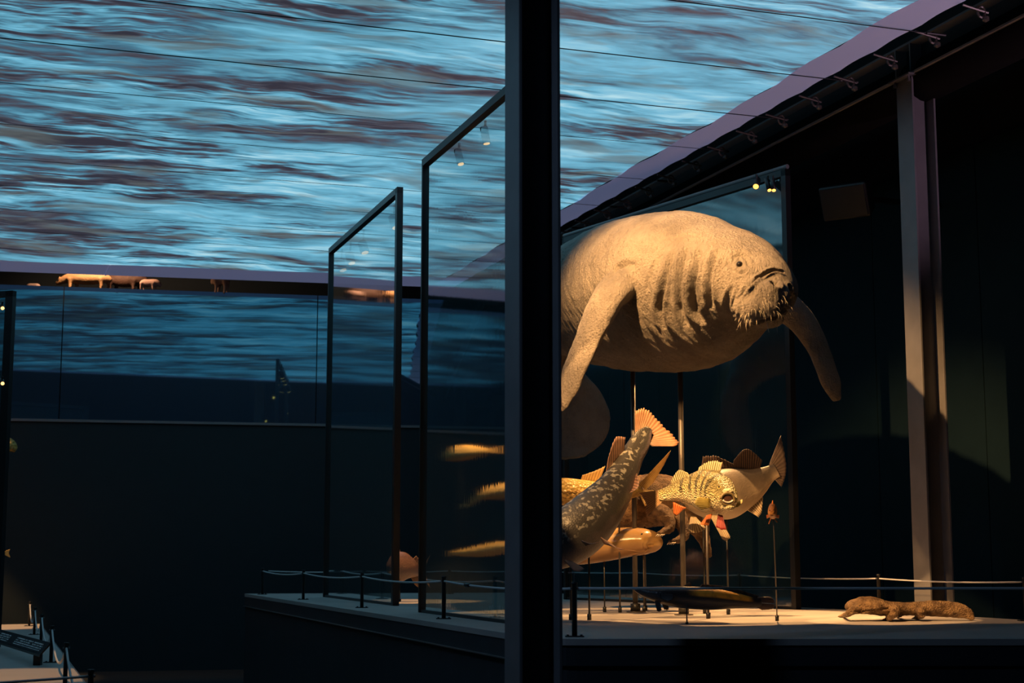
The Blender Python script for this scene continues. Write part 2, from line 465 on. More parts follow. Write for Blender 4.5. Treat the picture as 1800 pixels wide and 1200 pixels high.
for j in range(nV):
    for i in range(nU):
        scr.f.append((rows[j][i], rows[j][i + 1], rows[j + 1][i + 1], rows[j + 1][i]))
screen = scr.build('projection_screen', M['water'], None, False, 'huge overhead fabric screen showing blue rippling water', cat='screen')
add_uv(screen, lambda p: ((p - sr0).dot(D2), (p - sr0).dot(D1) + 9.6))
def outer_s(t): return 0.0 - 0.02 * abs(math.sin(math.pi * t / 0.49))
bd = MB()
nb = 120
for j in range(nb):
    t0 = TN + 0.3 + (tfar - 0.7 - TN - 0.3) * j / nb; t1 = TN + 0.3 + (tfar - 0.7 - TN - 0.3) * (j + 1) / nb
    bd.quad(SP(inner_s(t0) - 0.0, t0), SP(outer_s(t0), t0), SP(outer_s(t1), t1), SP(inner_s(t1), t1))
ns = 40
for i in range(ns):
    s0 = -SW * i / ns; s1 = -SW * (i + 1) / ns
    w0 = 0.7 + 0.02 * math.sin(s0 * 3.1); w1 = 0.7 + 0.02 * math.sin(s1 * 3.1)
    bd.quad(SP(s0, tfar_at(s0) - w0, ZS), SP(s0, tfar_at(s0), ZS), SP(s1, tfar_at(s1), ZS), SP(s1, tfar_at(s1) - w1, ZS))
    n0 = tnear(s0) + 0.3 + 0.05 * math.sin(s0 * 3.4); n1 = tnear(s1) + 0.3 + 0.05 * math.sin(s1 * 3.4)
    bd.quad(SP(s0, tnear(s0)), SP(s1, tnear(s1)), SP(s1, n1), SP(s0, n0))
bd.build('screen_border', M['border'], screen, label='mauve fabric border of the screen')
MB().bar(SP(-BW - 3.9, tfar_at(-BW - 3.9) - 0.7, ZS - 0.004), SP(-BW - 3.9, tfar_at(-BW - 3.9), ZS - 0.004), 0.02, 0.004).build('seam', M['border'], screen)

# cables below the screen and the hooks that stretch it
cab_y = [(1660, 62), (1510, 145), (1383, 210), (1270, 265), (1165, 318), (1062, 362)]
tc = [(G(x, y, ZS - 0.03) - sr0).dot(D1) for x, y in cab_y]
for k in range(4): tc.append(tc[-1] + 1.0)
words = ['first', 'second', 'third', 'fourth', 'fifth', 'sixth', 'seventh', 'eighth', 'ninth', 'tenth']
for k, t in enumerate(tc):
    o = MB().tube([SP(0.2, t, ZS - 0.03), SP(-SW, t, ZS - 0.03)], 0.0035 if k < 3 else 0.0022, 6).build('tension_cable', M['black'], None, False,
        'thin black cable under the screen, %s from the top of the picture' % words[k], cat='cable', group='cables crossing under the screen')
    MB().tube([SP(0.06, t, ZS - 0.03), SP(0.2, t, ZS - 0.03)], 0.010, 8).build('turnbuckle', M['pole_dark'], o)
hook = None; hk = 0
t = tc[0] - 1.0
tt = []
while t < tc[-1] + 0.3:
    tt += [t + 0.04, t + 0.52]; t += 0.98
hw_ = ['first', 'second', 'third', 'fourth', 'fifth', 'sixth', 'seventh', 'eighth', 'ninth', 'tenth', 'eleventh']
for hi, t in enumerate(tt):
    p = SP(0.12, t, ZS - 0.05)
    hl = 'small metal hook on the screen edge, %s pair from upper right, %s one' % (hw_[min(hi // 2, 10)], ('near', 'far')[hi % 2])
    if hook is None:
        hook = empty('tension_hook', p, hl, 'hook', 'hooks along the screen edge')
        MB().tube([p + D2 * 0.026 * math.cos(a) + UP * 0.034 * math.sin(a) for a in [2 * math.pi * k / 12 for k in range(13)]], 0.008, 6).build('ring', M['pole'], hook)
        MB().tube([p - D2 * 0.13 + UP * 0.03, p + D2 * 0.05], 0.008, 6).build('shank', M['pole'], hook)
        MB().lathe(p + D2 * 0.03 - UP * 0.06, [(0.006, 0), (0.022, 0.01), (0.022, 0.03), (0.006, 0.04)], 8).build('nut', M['pole'], hook)
        base_p = p
    else:
        copy_tree(hook, None, p - base_p)['label'] = hl

# ------------------------------------------------------------------ loudspeaker on the right wall
sp_c = P(1495, 352, 11.9)
spk = empty('loudspeaker', sp_c, 'dark boxy loudspeaker hanging high on the wall left of the right column', 'loudspeaker')
fwd = (-D2 * 0.75 - D1 * 0.55 - UP * 0.35).normalized(); s_, u_ = frame_of(fwd)
mb = MB()
r0 = mb.ring([sp_c + fwd * 0.14 + s_ * x + u_ * z for x, z in ((-0.2, -0.13), (0.2, -0.13), (0.2, 0.15), (-0.2, 0.15))])
r1 = mb.ring([sp_c - fwd * 0.14 + s_ * x + u_ * z for x, z in ((-0.14, -0.11), (0.14, -0.11), (0.14, 0.13), (-0.14, 0.13))])
mb.skin([r0, r1]).build('cabinet', M['frame'], spk, bevel=0.02)
MB().box(sp_c + fwd * 0.145 + u_ * 0.01, s_ * 0.18, u_ * 0.12, fwd * 0.008).build('grille', M['frame'], spk)
MB().bar(sp_c - fwd * 0.1, sp_c - fwd * 0.1 + D2 * ((RW0 - (sp_c - fwd * 0.1)).dot(D2) - 0.03), 0.04, 0.04).build('bracket', M['frame'], spk)

#=FENCES=
# ------------------------------------------------------------------ rope fences
def make_post(p, label, group):
    root = empty('barrier_post', p, label, 'post', group)
    MB().lathe(p, [(0.013, 0.006), (0.013, PH - 0.012), (0.015, PH - 0.012), (0.015, PH)], 12).build('shaft', M['post'], root, True)
    pl = MB().box(p + UP * 0.003, Vector((0.045, 0, 0)), Vector((0, 0.032, 0)), UP * 0.003).build('base_plate', M['post'], root)
    for dx in (-0.033, 0.033):
        MB().lathe(p + Vector((dx, 0, 0.006)), [(0.006, 0), (0.006, 0.005)], 6).build('screw', M['post'], pl)
    MB().box(p + UP * (PH - 0.03) , Vector((0.02, 0, 0)), Vector((0, 0.007, 0)), UP * 0.005).build('eyelet', M['bright_steel'], root)
    return root
def rope_run(pts, droop, name, label, r=0.006, zoff=PH - 0.03):
    path = []
    for a_, b_ in zip(pts[:-1], pts[1:]):
        for k in range(12):
            t = k / 12; p = a_.lerp(b_, t); path.append(p + UP * (zoff - droop * 4 * t * (1 - t)))
    path.append(pts[-1] + UP * zoff)
    return MB().tube(path, r, 8).build('barrier_rope', M['rope'], None, True, label, cat='rope')
fp = [G(1010, 1119, ZP), G(780, 1087.5, ZP), G(636, 1068, ZP), G(533, 1053.5, ZP), G(461, 1044.5, ZP)]
post0 = None
flabels = ['black barrier post at the front corner of the main platform, right of the near column',
           'black barrier post in front of the tall glass panel beside the near column',
           'black barrier post in front of the shorter glass panel',
           'black barrier post left of the shorter glass panel',
           'black barrier post at the far left corner of the main platform']
def place_post(p, label, group):
    global post0, post0_p
    if post0 is None:
        post0 = make_post(p, label, group); post0_p = Vector(p); return post0
    c = copy_tree(post0, None, Vector(p) - post0_p); c['label'] = label; c['group'] = group; return c
for p, l in zip(fp, flabels): place_post(p, l, 'barrier posts on the main platform')
fp_r = fp[0] + (Fr - A).normalized() * 4.2
rope_run(fp, 0.022, 'barrier_rope', 'pale cord along the receding left edge of the main platform')
rope_run([fp[0], fp_r], 0.0, 'barrier_rope', 'taut cord along the front edge, passing before the dark catfish')
place_post(fp_r, 'black barrier post at the right end of the front cord', 'barrier posts on the main platform')
# connector on the cord
kp = P(815, 1022, 8.9); kdir = (fp[1] - fp[0]).normalized()
ka = fp[0].lerp(fp[1], 0.78) + UP * (PH - 0.03 - 0.022 * 4 * 0.78 * 0.22)
MB().tube([ka - kdir * 0.05, ka - kdir * 0.03, ka, ka + kdir * 0.03, ka + kdir * 0.05], [0.008, 0.014, 0.009, 0.014, 0.008], 10).build('cord_connector', M['post'], None, True, 'small black connector on the cord just left of the near column', cat='connector')
# back fence
bk = [fp[4] + Vector((0.04, 0.1, 0)), G(640, 1044, ZP), G(790, 1043.5, ZP), Cc + Vector((-0.12, -0.1, 0))]
bkn = (Dd - Cc).normalized(); bko = Vector((-bkn.y, bkn.x, 0)) * -1
def bpt(px):
    # point on the back edge line under this pixel column
    for k in range(400):
        q = Cc + bkn * (k * 0.03) + bko * 0.10
        d = ray(px, 1000)
        if q.x / q.y >= d.x / d.y: return q
    return q
bk += [bpt(1120), bpt(1300), bpt(1543), bpt(1800) , bpt(1800) + bkn * 1.6]
blabels = ['thin barrier post on the rear edge behind the shorter glass panel', 'thin barrier post on the rear edge seen through the tall glass panel',
           'barrier post at the rear corner of the main platform behind the near column', 'barrier post on the rear edge behind the brown furry animal',
           'barrier post on the rear edge behind the bass', 'barrier post on the rear edge just left of the right column',
           'barrier post on the rear edge at the right border of the picture', 'barrier post at the right end of the rear cord']
for p, l in zip(bk[1:], blabels): place_post(p, l, 'barrier posts on the main platform')
rope_run(bk, 0.012, 'barrier_rope', 'thin cord along the rear edge of the main platform', 0.005)
# left platform fence
llabels = ['nearest post of the low fence in the lower left corner', 'second post from the near end of the lower left fence',
           'third post of the lower left fence, beside the text rail', 'fourth post of the lower left fence, behind the text rail',
           'fifth and dim post of the lower left fence', 'farthest post of the lower left fence']
lpp = [Vector((p.x, p.y, ZL)) for p in lp]
for p, l in zip(lpp, llabels): place_post(p, l, 'barrier posts on the lower left platform')
rope_run(lpp, 0.15, 'barrier_rope', 'pale cord hanging in loops between the lower left posts', 0.007)
ll_end = lpp[0] + (G(0, 1194, ZL + PH - 0.03) - G(155, 1183, ZL + PH - 0.03)).normalized() * 2.4
ll_end.z = ZL
rope_run([lpp[0], ll_end], 0.0, 'barrier_rope', 'taut dark blue cord crossing the lower left corner', 0.006)
place_post(ll_end, 'post left of the lower left corner cord', 'barrier posts on the lower left platform')

# front corner post: bent silver bracket
pb = fp[0] + UP * PH
MB().tube([pb, pb + UP * 0.045, pb + UP * 0.045 - D2 * 0.03], 0.004, 6).build('hook_bracket', M['bright_steel'], post0)
# text rail on the lower platform
def text_mat():
    m, nt, b, out = mat_new('rail_print'); L = nt.links
    tc_ = N(nt, 'ShaderNodeTexCoord'); sep = N(nt, 'ShaderNodeSeparateXYZ'); L.new(tc_.outputs['UV'], sep.inputs[0])
    def mt(op, a, bb=None):
        n = N(nt, 'ShaderNodeMath'); n.operation = op
        for i, x in enumerate((a, bb)):
            if x is None: continue
            if isinstance(x, (int, float)): n.inputs[i].default_value = x
            else: L.new(x, n.inputs[i])
        return n.outputs[0]
    u, v = sep.outputs[0], sep.outputs[1]
    row = mt('FLOOR', mt('MULTIPLY', v, 6.0)); inrow = mt('LESS_THAN', mt('FRACT', mt('MULTIPLY', v, 6.0)), 0.55)
    cb = N(nt, 'ShaderNodeCombineXYZ'); L.new(mt('MULTIPLY', u, 60.0), cb.inputs[0]); L.new(mt('MULTIPLY', row, 13.7), cb.inputs[1])
    wn = N(nt, 'ShaderNodeTexNoise'); wn.inputs['Scale'].default_value = 2.2; wn.inputs['Detail'].default_value = 1; L.new(cb.outputs[0], wn.inputs['Vector'])
    let = mt('GREATER_THAN', wn.outputs[0], 0.44)
    uu = mt('FRACT', mt('MULTIPLY', u, 3.0)); inb = mt('MULTIPLY', mt('GREATER_THAN', uu, 0.08), mt('LESS_THAN', uu, 0.88))
    inv = mt('MULTIPLY', mt('GREATER_THAN', v, 0.2), mt('LESS_THAN', v, 0.8))
    k = mt('MULTIPLY', mt('MULTIPLY', let, inrow), mt('MULTIPLY', inb, inv))
    mx = N(nt, 'ShaderNodeMixRGB'); mx.inputs[1].default_value = (0.01, 0.01, 0.012, 1); mx.inputs[2].default_value = (0.85, 0.85, 0.85, 1)
    L.new(k, mx.inputs[0]); L.new(mx.outputs[0], b.inputs['Base Color']); b.inputs['Roughness'].default_value = 0.5
    return m
r_a = P(88, 1153, 10.7); r_b = G(-60, 1108, r_a.z)
rd_ = (r_b - r_a).normalized(); rn_ = Vector((rd_.y, -rd_.x, 0))      # rn_ points right / to the aisle
rail = empty('text_rail', Vector((r_a.x, r_a.y, ZL)), 'low black sloping rail with white text on the lower left platform', 'sign')
mb = MB()
e0 = r_a; e1 = r_b
prof = [(0.0, 0.075), (0.0, 0.092), (-0.07, 0.012), (-0.07, -0.003)]
ra_ = mb.ring([e0 + rn_ * x + UP * z for x, z in prof]); rb_ = mb.ring([e1 + rn_ * x + UP * z for x, z in prof])
mb.skin([ra_, rb_]).build('board', M['frame'], rail)
q = MB(); Lr = (e1 - e0).length
tp = [e0 + rd_ * 0.12 + rn_ * -0.004 + UP * 0.0895, e1 + rn_ * -0.004 + UP * 0.0895, e1 + rn_ * -0.066 + UP * 0.0185, e0 + rd_ * 0.12 + rn_ * -0.066 + UP * 0.0185]
q.quad(*tp)
tx = q.build('text_panel', text_mat(), rail, label='white printed text lines')
uvl = tx.data.uv_layers.new(name='UVMap')
for l in tx.data.loops:
    co = tx.data.vertices[l.vertex_index].co + wloc(rail)
    uvl.data[l.index].uv = ((co - e0).dot(rd_) / Lr, 1 + ((co - e0).dot(rn_)) / 0.07)
for t in (0.25, Lr - 0.3):
    MB().bar(e0 + rd_ * t + rn_ * -0.035 + UP * (ZL - e0.z), e0 + rd_ * t + rn_ * -0.035 + UP * 0.02, 0.05, 0.05).build('foot', M['frame'], rail)

# ------------------------------------------------------------------ glass panels with spotlights
def glass_panel(p0, p1, ztop, label, posts=(0.03, 0.03), seams=(), topw=0.05, name='glass_panel', zb0=ZP, gm_='glass'):
    """p0 far/left end, p1 near/right end on the platform"""
    p0 = Vector((p0.x, p0.y, zb0)); p1 = Vector((p1.x, p1.y, zb0))
    root = empty(name, p0, label, 'glass panel')
    d = (p1 - p0); Lp = d.length; d.normalize(); s = Vector((d.y, -d.x, 0))
    hz = ztop - zb0
    MB().bar(p0 + UP * (hz - 0.025), p1 + UP * (hz - 0.025), topw, 0.05).build('top_rail', M['frame'], root)
    MB().bar(p0 + UP * 0.01, p1 + UP * 0.01, 0.03, 0.02).build('bottom_rail', M['frame'], root)
    MB().box(p0 + d * posts[0] / 2 + UP * (hz / 2 - 0.001), d * posts[0] / 2, s * topw / 2, UP * (hz / 2 - 0.002)).build('side_post', M['frame'], root)
    MB().box(p1 - d * posts[1] / 2 + UP * (hz / 2 - 0.001), d * posts[1] / 2, s * topw / 2, UP * (hz / 2 - 0.002)).build('side_post', M['frame'], root)
    cuts = [posts[0]] + list(seams) + [Lp - posts[1]]
    for c0, c1 in zip(cuts[:-1], cuts[1:]):
        mid = p0 + d * (c0 + c1) / 2 + UP * (hz / 2 - 0.015)
        # a single glass sheet
        pn = MB(); hw = (c1 - c0) / 2 - 0.003; hh = hz / 2 - 0.035
        pn.quad(mid - d * hw - UP * hh, mid + d * hw - UP * hh, mid + d * hw + UP * hh, mid - d * hw + UP * hh)
        pn.build('pane', M[gm_], root)
    return root, p0, p1, d, s
p1a = G(741, 1076, ZP); ztop1 = P(746, 281, p1a.y).z
p1b = p1a - D1 * 1.88
gp1, *_ = glass_panel(p1a, p1b, ztop1, 'tall clear glass panel standing directly left of the near column', (0.022, 0.022))
p2a = G(572, 1049, ZP); p2b = G(696, 1064.5, ZP); ztop2 = (P(583, 433, p2a.y).z + P(702, 333, p2b.y).z) / 2
gp2, *_ = glass_panel(p2a, p2b, ztop2, 'shorter looking glass panel with a thick black post, farther left', (0.022, 0.06))
p3b = G(1404, 1071, ZP); p3dir = Vector((-0.53, 0.848, 0)).normalized(); p3a = p3b + p3dir * 3.0
ztop3 = P(1388, 297, p3b.y).z
gp3, *_ = glass_panel(p3a, p3b, ztop3, 'wide glass panel standing behind the manatee', (0.03, 0.05), seams=(0.9,), gm_='glass_soft')
MB().tube([p3a + UP * (ztop3 - ZP + 0.02), p3b + UP * (ztop3 - ZP + 0.02)], 0.018, 10).build('lamp_track', M['steel'], gp3)
# panel at the left border of the picture, on the lower platform
p0b = P(13, 800, 13.0); p0b.z = ZL; p0a = p0b + Vector((-0.95, 0.31, 0)).normalized() * 2.2
ztop0 = P(22, 511, 13.0).z
gp0, *_ = glass_panel(p0a, p0b, ztop0, 'black edge post of a glass panel at the left border', (0.03, 0.075), zb0=ZL)

nlamp = 0
def spotlight(p, target, label, group, drop=0.10, lens='lens', mount=None, r=0.026, l=0.11):
    p = Vector(p); d = (Vector(target) - p).normalized()
    root = empty('spotlight', p, label, 'spotlight', group)
    MB().tube([p + UP * drop, p - d * 0.02], 0.008, 8).build('arm', M['frame'], root)
    MB().lathe(p, [(r * 0.9, -0.06), (r, -0.055), (r, l - 0.06), (r * 0.85, l - 0.06)], 16, d).build('housing', M['frame'], root, True)
    MB().lathe(p, [(r * 0.8, l - 0.062), (r * 0.8, l - 0.056)], 16, d).build('lens', M[lens], root)
    return root, p + d * (l - 0.04), d

#=LAMPS=
gl = 'spotlights on the glass panels'
tgt = P(1180, 500, 10.2)
def on1(px, dz=-0.11):
    # point just behind panel 1's top rail in this pixel column
    for k in range(300):
        q = p1a - D1 * (k * 0.01)
        if q.x / q.y >= ray(px, 300).x / ray(px, 300).y: break
    q = q + D2 * 0.03; q.z = ztop1 - 0.05 + dz; return q
for px, lab in ((845, 'small black spotlight under the top rail of the tall glass panel, nearest the column'), (799, 'small black spotlight under the top rail of the tall glass panel, left of its pair')):
    q = on1(px); r_, lp_, d_ = spotlight(q, P(1000, 1080, 9.4), lab, gl, lens='lens_soft')
    spot('lamp_light', lp_, P(1080, 1080, 10.0), 18, 50)
# key lights on a drop rod behind the near column, hidden by it
gk = 'spotlights on the drop rod'
k1 = Vector((-0.02, 7.9, E + 3.05))
r_, lp_, d_ = spotlight(k1, P(1170, 510, 10.1), 'highest spotlight on the rod behind the near column, aimed at the manatee', gk, drop=3.3)
spot('lamp_light', lp_, P(1208, 548, 9.7), 1350, 48, 0.6, radius=0.02)
k2 = Vector((0.02, 7.92, E + 1.9))
r_, lp_, d_ = spotlight(k2, P(1240, 900, 9.9), 'lowest spotlight on the rod behind the near column, aimed at the fish', gk, drop=1.2)
spot('lamp_light', lp_, Vector((1.08, 9.78, E + 0.18)), 330, 40, 0.12, radius=0.02)
k3 = Vector((0.14, 6.76, E + 2.7))
r_, lp_, d_ = spotlight(k3, P(1520, 1085, 9.2), 'spotlight behind the near column, aimed at the salamander', gk)
spot('lamp_light', lp_, Vector((2.22, 9.28, ZP + 0.05)), 1300, 12, 0.12, radius=0.015)
aisle = spot('column_fill_light', Vector((-3.2, 3.6, E + 3.6)), P(900, 900, 6.4), 120, 60, 0.8, (0.38, 0.62, 1.0), 0.15)  # added bluish fill, unseen, to brighten the near column's left flange
# panel 2 lamps
d2p = (p2b - p2a).normalized(); s2p = Vector((d2p.y, -d2p.x, 0))
L2 = (p2b - p2a).length
for f, lab in ((0.86, 'nearest glowing spotlight at the top of the shorter glass panel'), (0.44, 'second glowing spotlight at the top of the shorter glass panel'),
               (0.24, 'third glowing spotlight at the top of the shorter glass panel'), (0.1, 'farthest glowing spotlight at the top of the shorter glass panel')):
    q = p2a + d2p * (L2 * f) + D2 * 0.05; q.z = ztop2 - 0.05 - 0.16
    spotlight(q, q + Vector((0.12, -0.1, -0.4)), lab, gl, 0.16, 'lens_soft', r=0.04)
q = p2a + d2p * (L2 * 0.8) + D2 * 0.06; q.z = ztop2 - 0.2
spot('lamp_light', q, P(715, 1040, 13.2), 420, 24)
# panel 3 lamps
q = P(1330, 322, 11.35)
r_, lp_, d_ = spotlight(q, P(1150, 1100, 8.0), 'bright orange glowing spotlight on the track above the manatee head', gl, 0.07)
spot('lamp_light', lp_, P(1200, 1010, 10.4), 750, 47, 0.1)
q = P(1350, 325, 11.15)
r_, lp_, d_ = spotlight(q, P(1560, 1075, 9.6), 'left lamp of the pair near the corner of the panel behind the manatee', gl, 0.07, r=0.018)
spot('lamp_light', lp_, P(1640, 1078, 9.6), 140, 18, 0.1)
q = P(1359, 325, 11.1)
r_, lp_, d_ = spotlight(q, P(1460, 1075, 9.6), 'right lamp of the pair near the corner of the panel behind the manatee', gl, 0.07, r=0.018)
spot('lamp_light', lp_, P(1400, 1078, 9.7), 110, 26, 0.1)
# left border panel lamps
for yy, lab in ((540, 'upper small lamp at the left border of the picture'), (672, 'lower small lamp at the left border of the picture')):
    q = P(4, yy, 12.7); spotlight(q, q + Vector((0.5, -1, -0.6)), lab, 'lamps at the left border', 0.05, 'lens_soft', r=0.018, l=0.08)
spot('lamp_light', P(-60, 560, 9.8), G(15, 1188, ZL), 120, 36)
# projector light brushing the right border of the screen
spot('projector_light', SP(1.6, -3.2, 2.6), SP(-0.1, 0.9), 200, 42, 0.6, (1.0, 0.62, 0.85), 0.05)
# gallery light
gq = P(160, 470, 18.15); spot('gallery_light', gq + UP * 0.5, P(190, 500, 18.7), 85, 130, 0.5, (1.0, 0.6, 0.35), 0.05)

#=ANIMALS=
# ------------------------------------------------------------------ animal helpers
def loft(mb, secs, n=40, m=28, up=UP, lat=None, expo=1.0, under=0.0):
    """secs: (px,py,Y, half_lateral, half_up, half_down) in metres; lat: fixed lateral axis."""
    raw = [tuple(P(s[0], s[1], s[2])) + tuple(s[3:6]) for s in secs]
    sm = crom(raw, n); rings = []
    for i in range(n):
        c = Vector(sm[i, :3]); t = Vector(sm[min(i + 1, n - 1), :3]) - Vector(sm[max(i - 1, 0), :3])
        t.normalize()
        if lat is not None:
            s = (lat - t * lat.dot(t)).normalized(); u = s.cross(t).normalized()
        else: s, u = frame_of(t, up)
        hw, hu, hd = [max(0.002, x) for x in sm[i, 3:6]]
        pts = []
        for k in range(m):
            a = 2 * math.pi * k / m; ca, sa = math.cos(a), math.sin(a)
            ca = math.copysign(abs(ca) ** expo, ca); sa = math.copysign(abs(sa) ** expo, sa)
            pts.append(c + s * ca * hw * (1 - under * sa * sa if sa < 0 else 1) + u * sa * (hu if sa > 0 else hd))
        rings.append(mb.ring(pts))
    mb.skin(rings); return rings
def remeshed(mb, name, voxel, smooth=4):
    """Fuse overlapping lofts into one continuous skin (numpy verts, faces)."""
    me = mb.mesh(name); o = bpy.data.objects.new(name + '_tmp', me); COL.objects.link(o)
    r = o.modifiers.new('r', 'REMESH'); r.mode = 'VOXEL'; r.voxel_size = voxel
    if smooth:
        s = o.modifiers.new('s', 'SMOOTH'); s.factor = 0.5; s.iterations = smooth
    dg = bpy.context.evaluated_depsgraph_get(); dg.update()
    me2 = bpy.data.meshes.new_from_object(o.evaluated_get(dg))
    bpy.data.objects.remove(o, do_unlink=True); bpy.data.meshes.remove(me)
    return me2
def np_verts(me):
    v = np.empty(len(me.vertices) * 3); me.vertices.foreach_get('co', v); return v.reshape(-1, 3)
def np_norm(me):
    v = np.empty(len(me.vertices) * 3); me.vertices.foreach_get('normal', v); return v.reshape(-1, 3)
def set_verts(me, v):
    me.vertices.foreach_set('co', v.ravel()); me.update()
def bvh_of(me):
    return BVHTree.FromPolygons([v.co.copy() for v in me.vertices], [tuple(p.vertices) for p in me.polygons])
EYE = Vector((0, 0, E))
def surf(bvh, px, py):
    d = ray(px, py).normalized(); h = bvh.ray_cast(EYE, d)
    return (h[0], h[1]) if h[0] is not None else (None, None)
def groove(V, Nn, line, width, depth, lip=0.4, taper=0.25):
    """carve a crease along a polyline lying on the surface; depth<0 raises a ridge."""
    L = np.array([tuple(p) for p in line]); best = np.full(len(V), 1e9); par = np.zeros(len(V)); nseg = len(L) - 1
    lo = L.min(0) - 4 * width; hi = L.max(0) + 4 * width
    idx = np.where(((V > lo) & (V < hi)).all(1))[0]
    if len(idx) == 0: return
    Q = V[idx]; bd_ = np.full(len(idx), 1e9); pr = np.zeros(len(idx))
    for i in range(nseg):
        ab = L[i + 1] - L[i]; t = np.clip(((Q - L[i]) @ ab) / (ab @ ab + 1e-12), 0, 1)
        d = np.linalg.norm(Q - (L[i] + t[:, None] * ab), axis=1); mk = d < bd_
        bd_[mk] = d[mk]; pr[mk] = (i + t[mk]) / nseg
    tp = np.clip(np.minimum(pr, 1 - pr) / taper, 0, 1) ** 0.7 if taper > 0 else 1.0
    disp = tp * (-depth * np.exp(-(bd_ / width) ** 2) + lip * depth * np.exp(-((bd_ - 2.0 * width) / (0.9 * width)) ** 2))
    V[idx] += Nn[idx] * disp[:, None]
def pline(bvh, pix, n=14):
    pts = crom(pix, n); out = []
    for x, y in pts:
        h, _ = surf(bvh, x, y)
        if h is not None: out.append(h)
    return out
def mesh_part(me, name, mat, parent, smooth=True, label=None):
    off = wloc(parent)
    V = np_verts(me) - np.array(tuple(off)); set_verts(me, V)
    me.materials.clear(); me.materials.append(mat)
    me.polygons.foreach_set('use_smooth', [smooth] * len(me.polygons))
    me.name = name
    o = bpy.data.objects.new(name, me); COL.objects.link(o); o.parent = parent
    if label: o['label'] = label
    return o
def fin(name, base, tip, mat, parent, rays=12, thick=0.006, ridge=0.004, jag=0.05, rows=6, bow=0.0, label=None):
    """thin ribbed fin between a base line and a tip line, both (px,py,Y)."""
    nc = rays * 4 + 1
    b = crom([tuple(P(*p)) for p in base], nc); t = crom([tuple(P(*p)) for p in tip], nc)
    mid_n = Vector(t[nc // 2] - b[nc // 2]).cross(Vector(b[-1] - b[0]) if np.linalg.norm(b[-1] - b[0]) > 1e-4 else Vector(t[-1] - t[0])).normalized()
    rnd = random.Random(hash(name) % 1000 + int(base[0][0]))
    jr = [1 - jag * rnd.random() for _ in range(rays + 2)]
    mb = MB(); F_, B_ = [], []
    for i in range(nc):
        k = i / 4.0; ph = abs(math.cos(math.pi * k))          # 1 on a ray, 0 between
        j = jr[int(k)] * (1 - (k % 1)) + jr[min(int(k) + 1, rays + 1)] * (k % 1) - jag * 0.8 * (1 - ph)
        fr, br = [], []
        for r in range(rows + 1):
            f = r / rows; p = Vector(b[i]).lerp(Vector(t[i]), f * (j if r == rows else 1 - (1 - j) * f))
            th = thick * (1 - 0.75 * f) * 0.5 + ridge * 0.5 * ph * (1 - 0.5 * f)
            p = p + mid_n * bow * math.sin(f * math.pi / 2) * math.sin(math.pi * i / (nc - 1))
            fr.append(len(mb.v)); mb.v.append(p + mid_n * th); br.append(len(mb.v)); mb.v.append(p - mid_n * th)
        F_.append(fr); B_.append(br)
    for i in range(nc - 1):
        for r in range(rows):
            mb.f.append((F_[i][r], F_[i + 1][r], F_[i + 1][r + 1], F_[i][r + 1]))
            mb.f.append((B_[i][r], B_[i][r + 1], B_[i + 1][r + 1], B_[i + 1][r]))
        mb.f.append((F_[i][rows], F_[i + 1][rows], B_[i + 1][rows], B_[i][rows]))
        mb.f.append((F_[i][0], B_[i][0], B_[i + 1][0], F_[i + 1][0]))
    for i in (0, nc - 1):
        for r in range(rows): mb.f.append((F_[i][r], F_[i][r + 1], B_[i][r + 1], B_[i][r]))
    o = mb.build(name, mat, parent, True, label)
    uvl = o.data.uv_layers.new(name='UVMap')
    uvv = {}
    for i in range(nc):
        for r in range(rows + 1): uvv[F_[i][r]] = uvv[B_[i][r]] = (i / (nc - 1) * rays, r / rows)
    for l in o.data.loops: uvl.data[l.index].uv = uvv[l.vertex_index]
    return o
def pole(x, ytop, Y, zfloor, r, parent, mat, base=(0.02, 0.035), flange=None, ztop=None):
    """support pole from a pixel column down to the platform"""
    top = P(x, ytop, Y)
    if ztop: top.z = ztop
    bot = Vector((top.x, top.y, zfloor))
    o = MB().tube([top, bot], r, 10).build('support_pole', mat, parent, True)
    MB().lathe(bot, [(base[0], 0.001), (base[0], base[1]), (r, base[1] + 0.003)], 14).build('pole_base', M['pole_dark'], o, True)
    if flange: MB().lathe(bot, [(flange, 0.0005), (flange, 0.008), (flange * 0.8, 0.010)], 18).build('base_flange', M['pole'], o, True)
    return o
def eyeball(bvh, px, py, r, mat, parent, sink=0.45, name='eye'):
    h, n = surf(bvh, px, py)
    if h is None: return
    return MB().ball(h - n * r * sink, r).build(name, mat, parent, True)

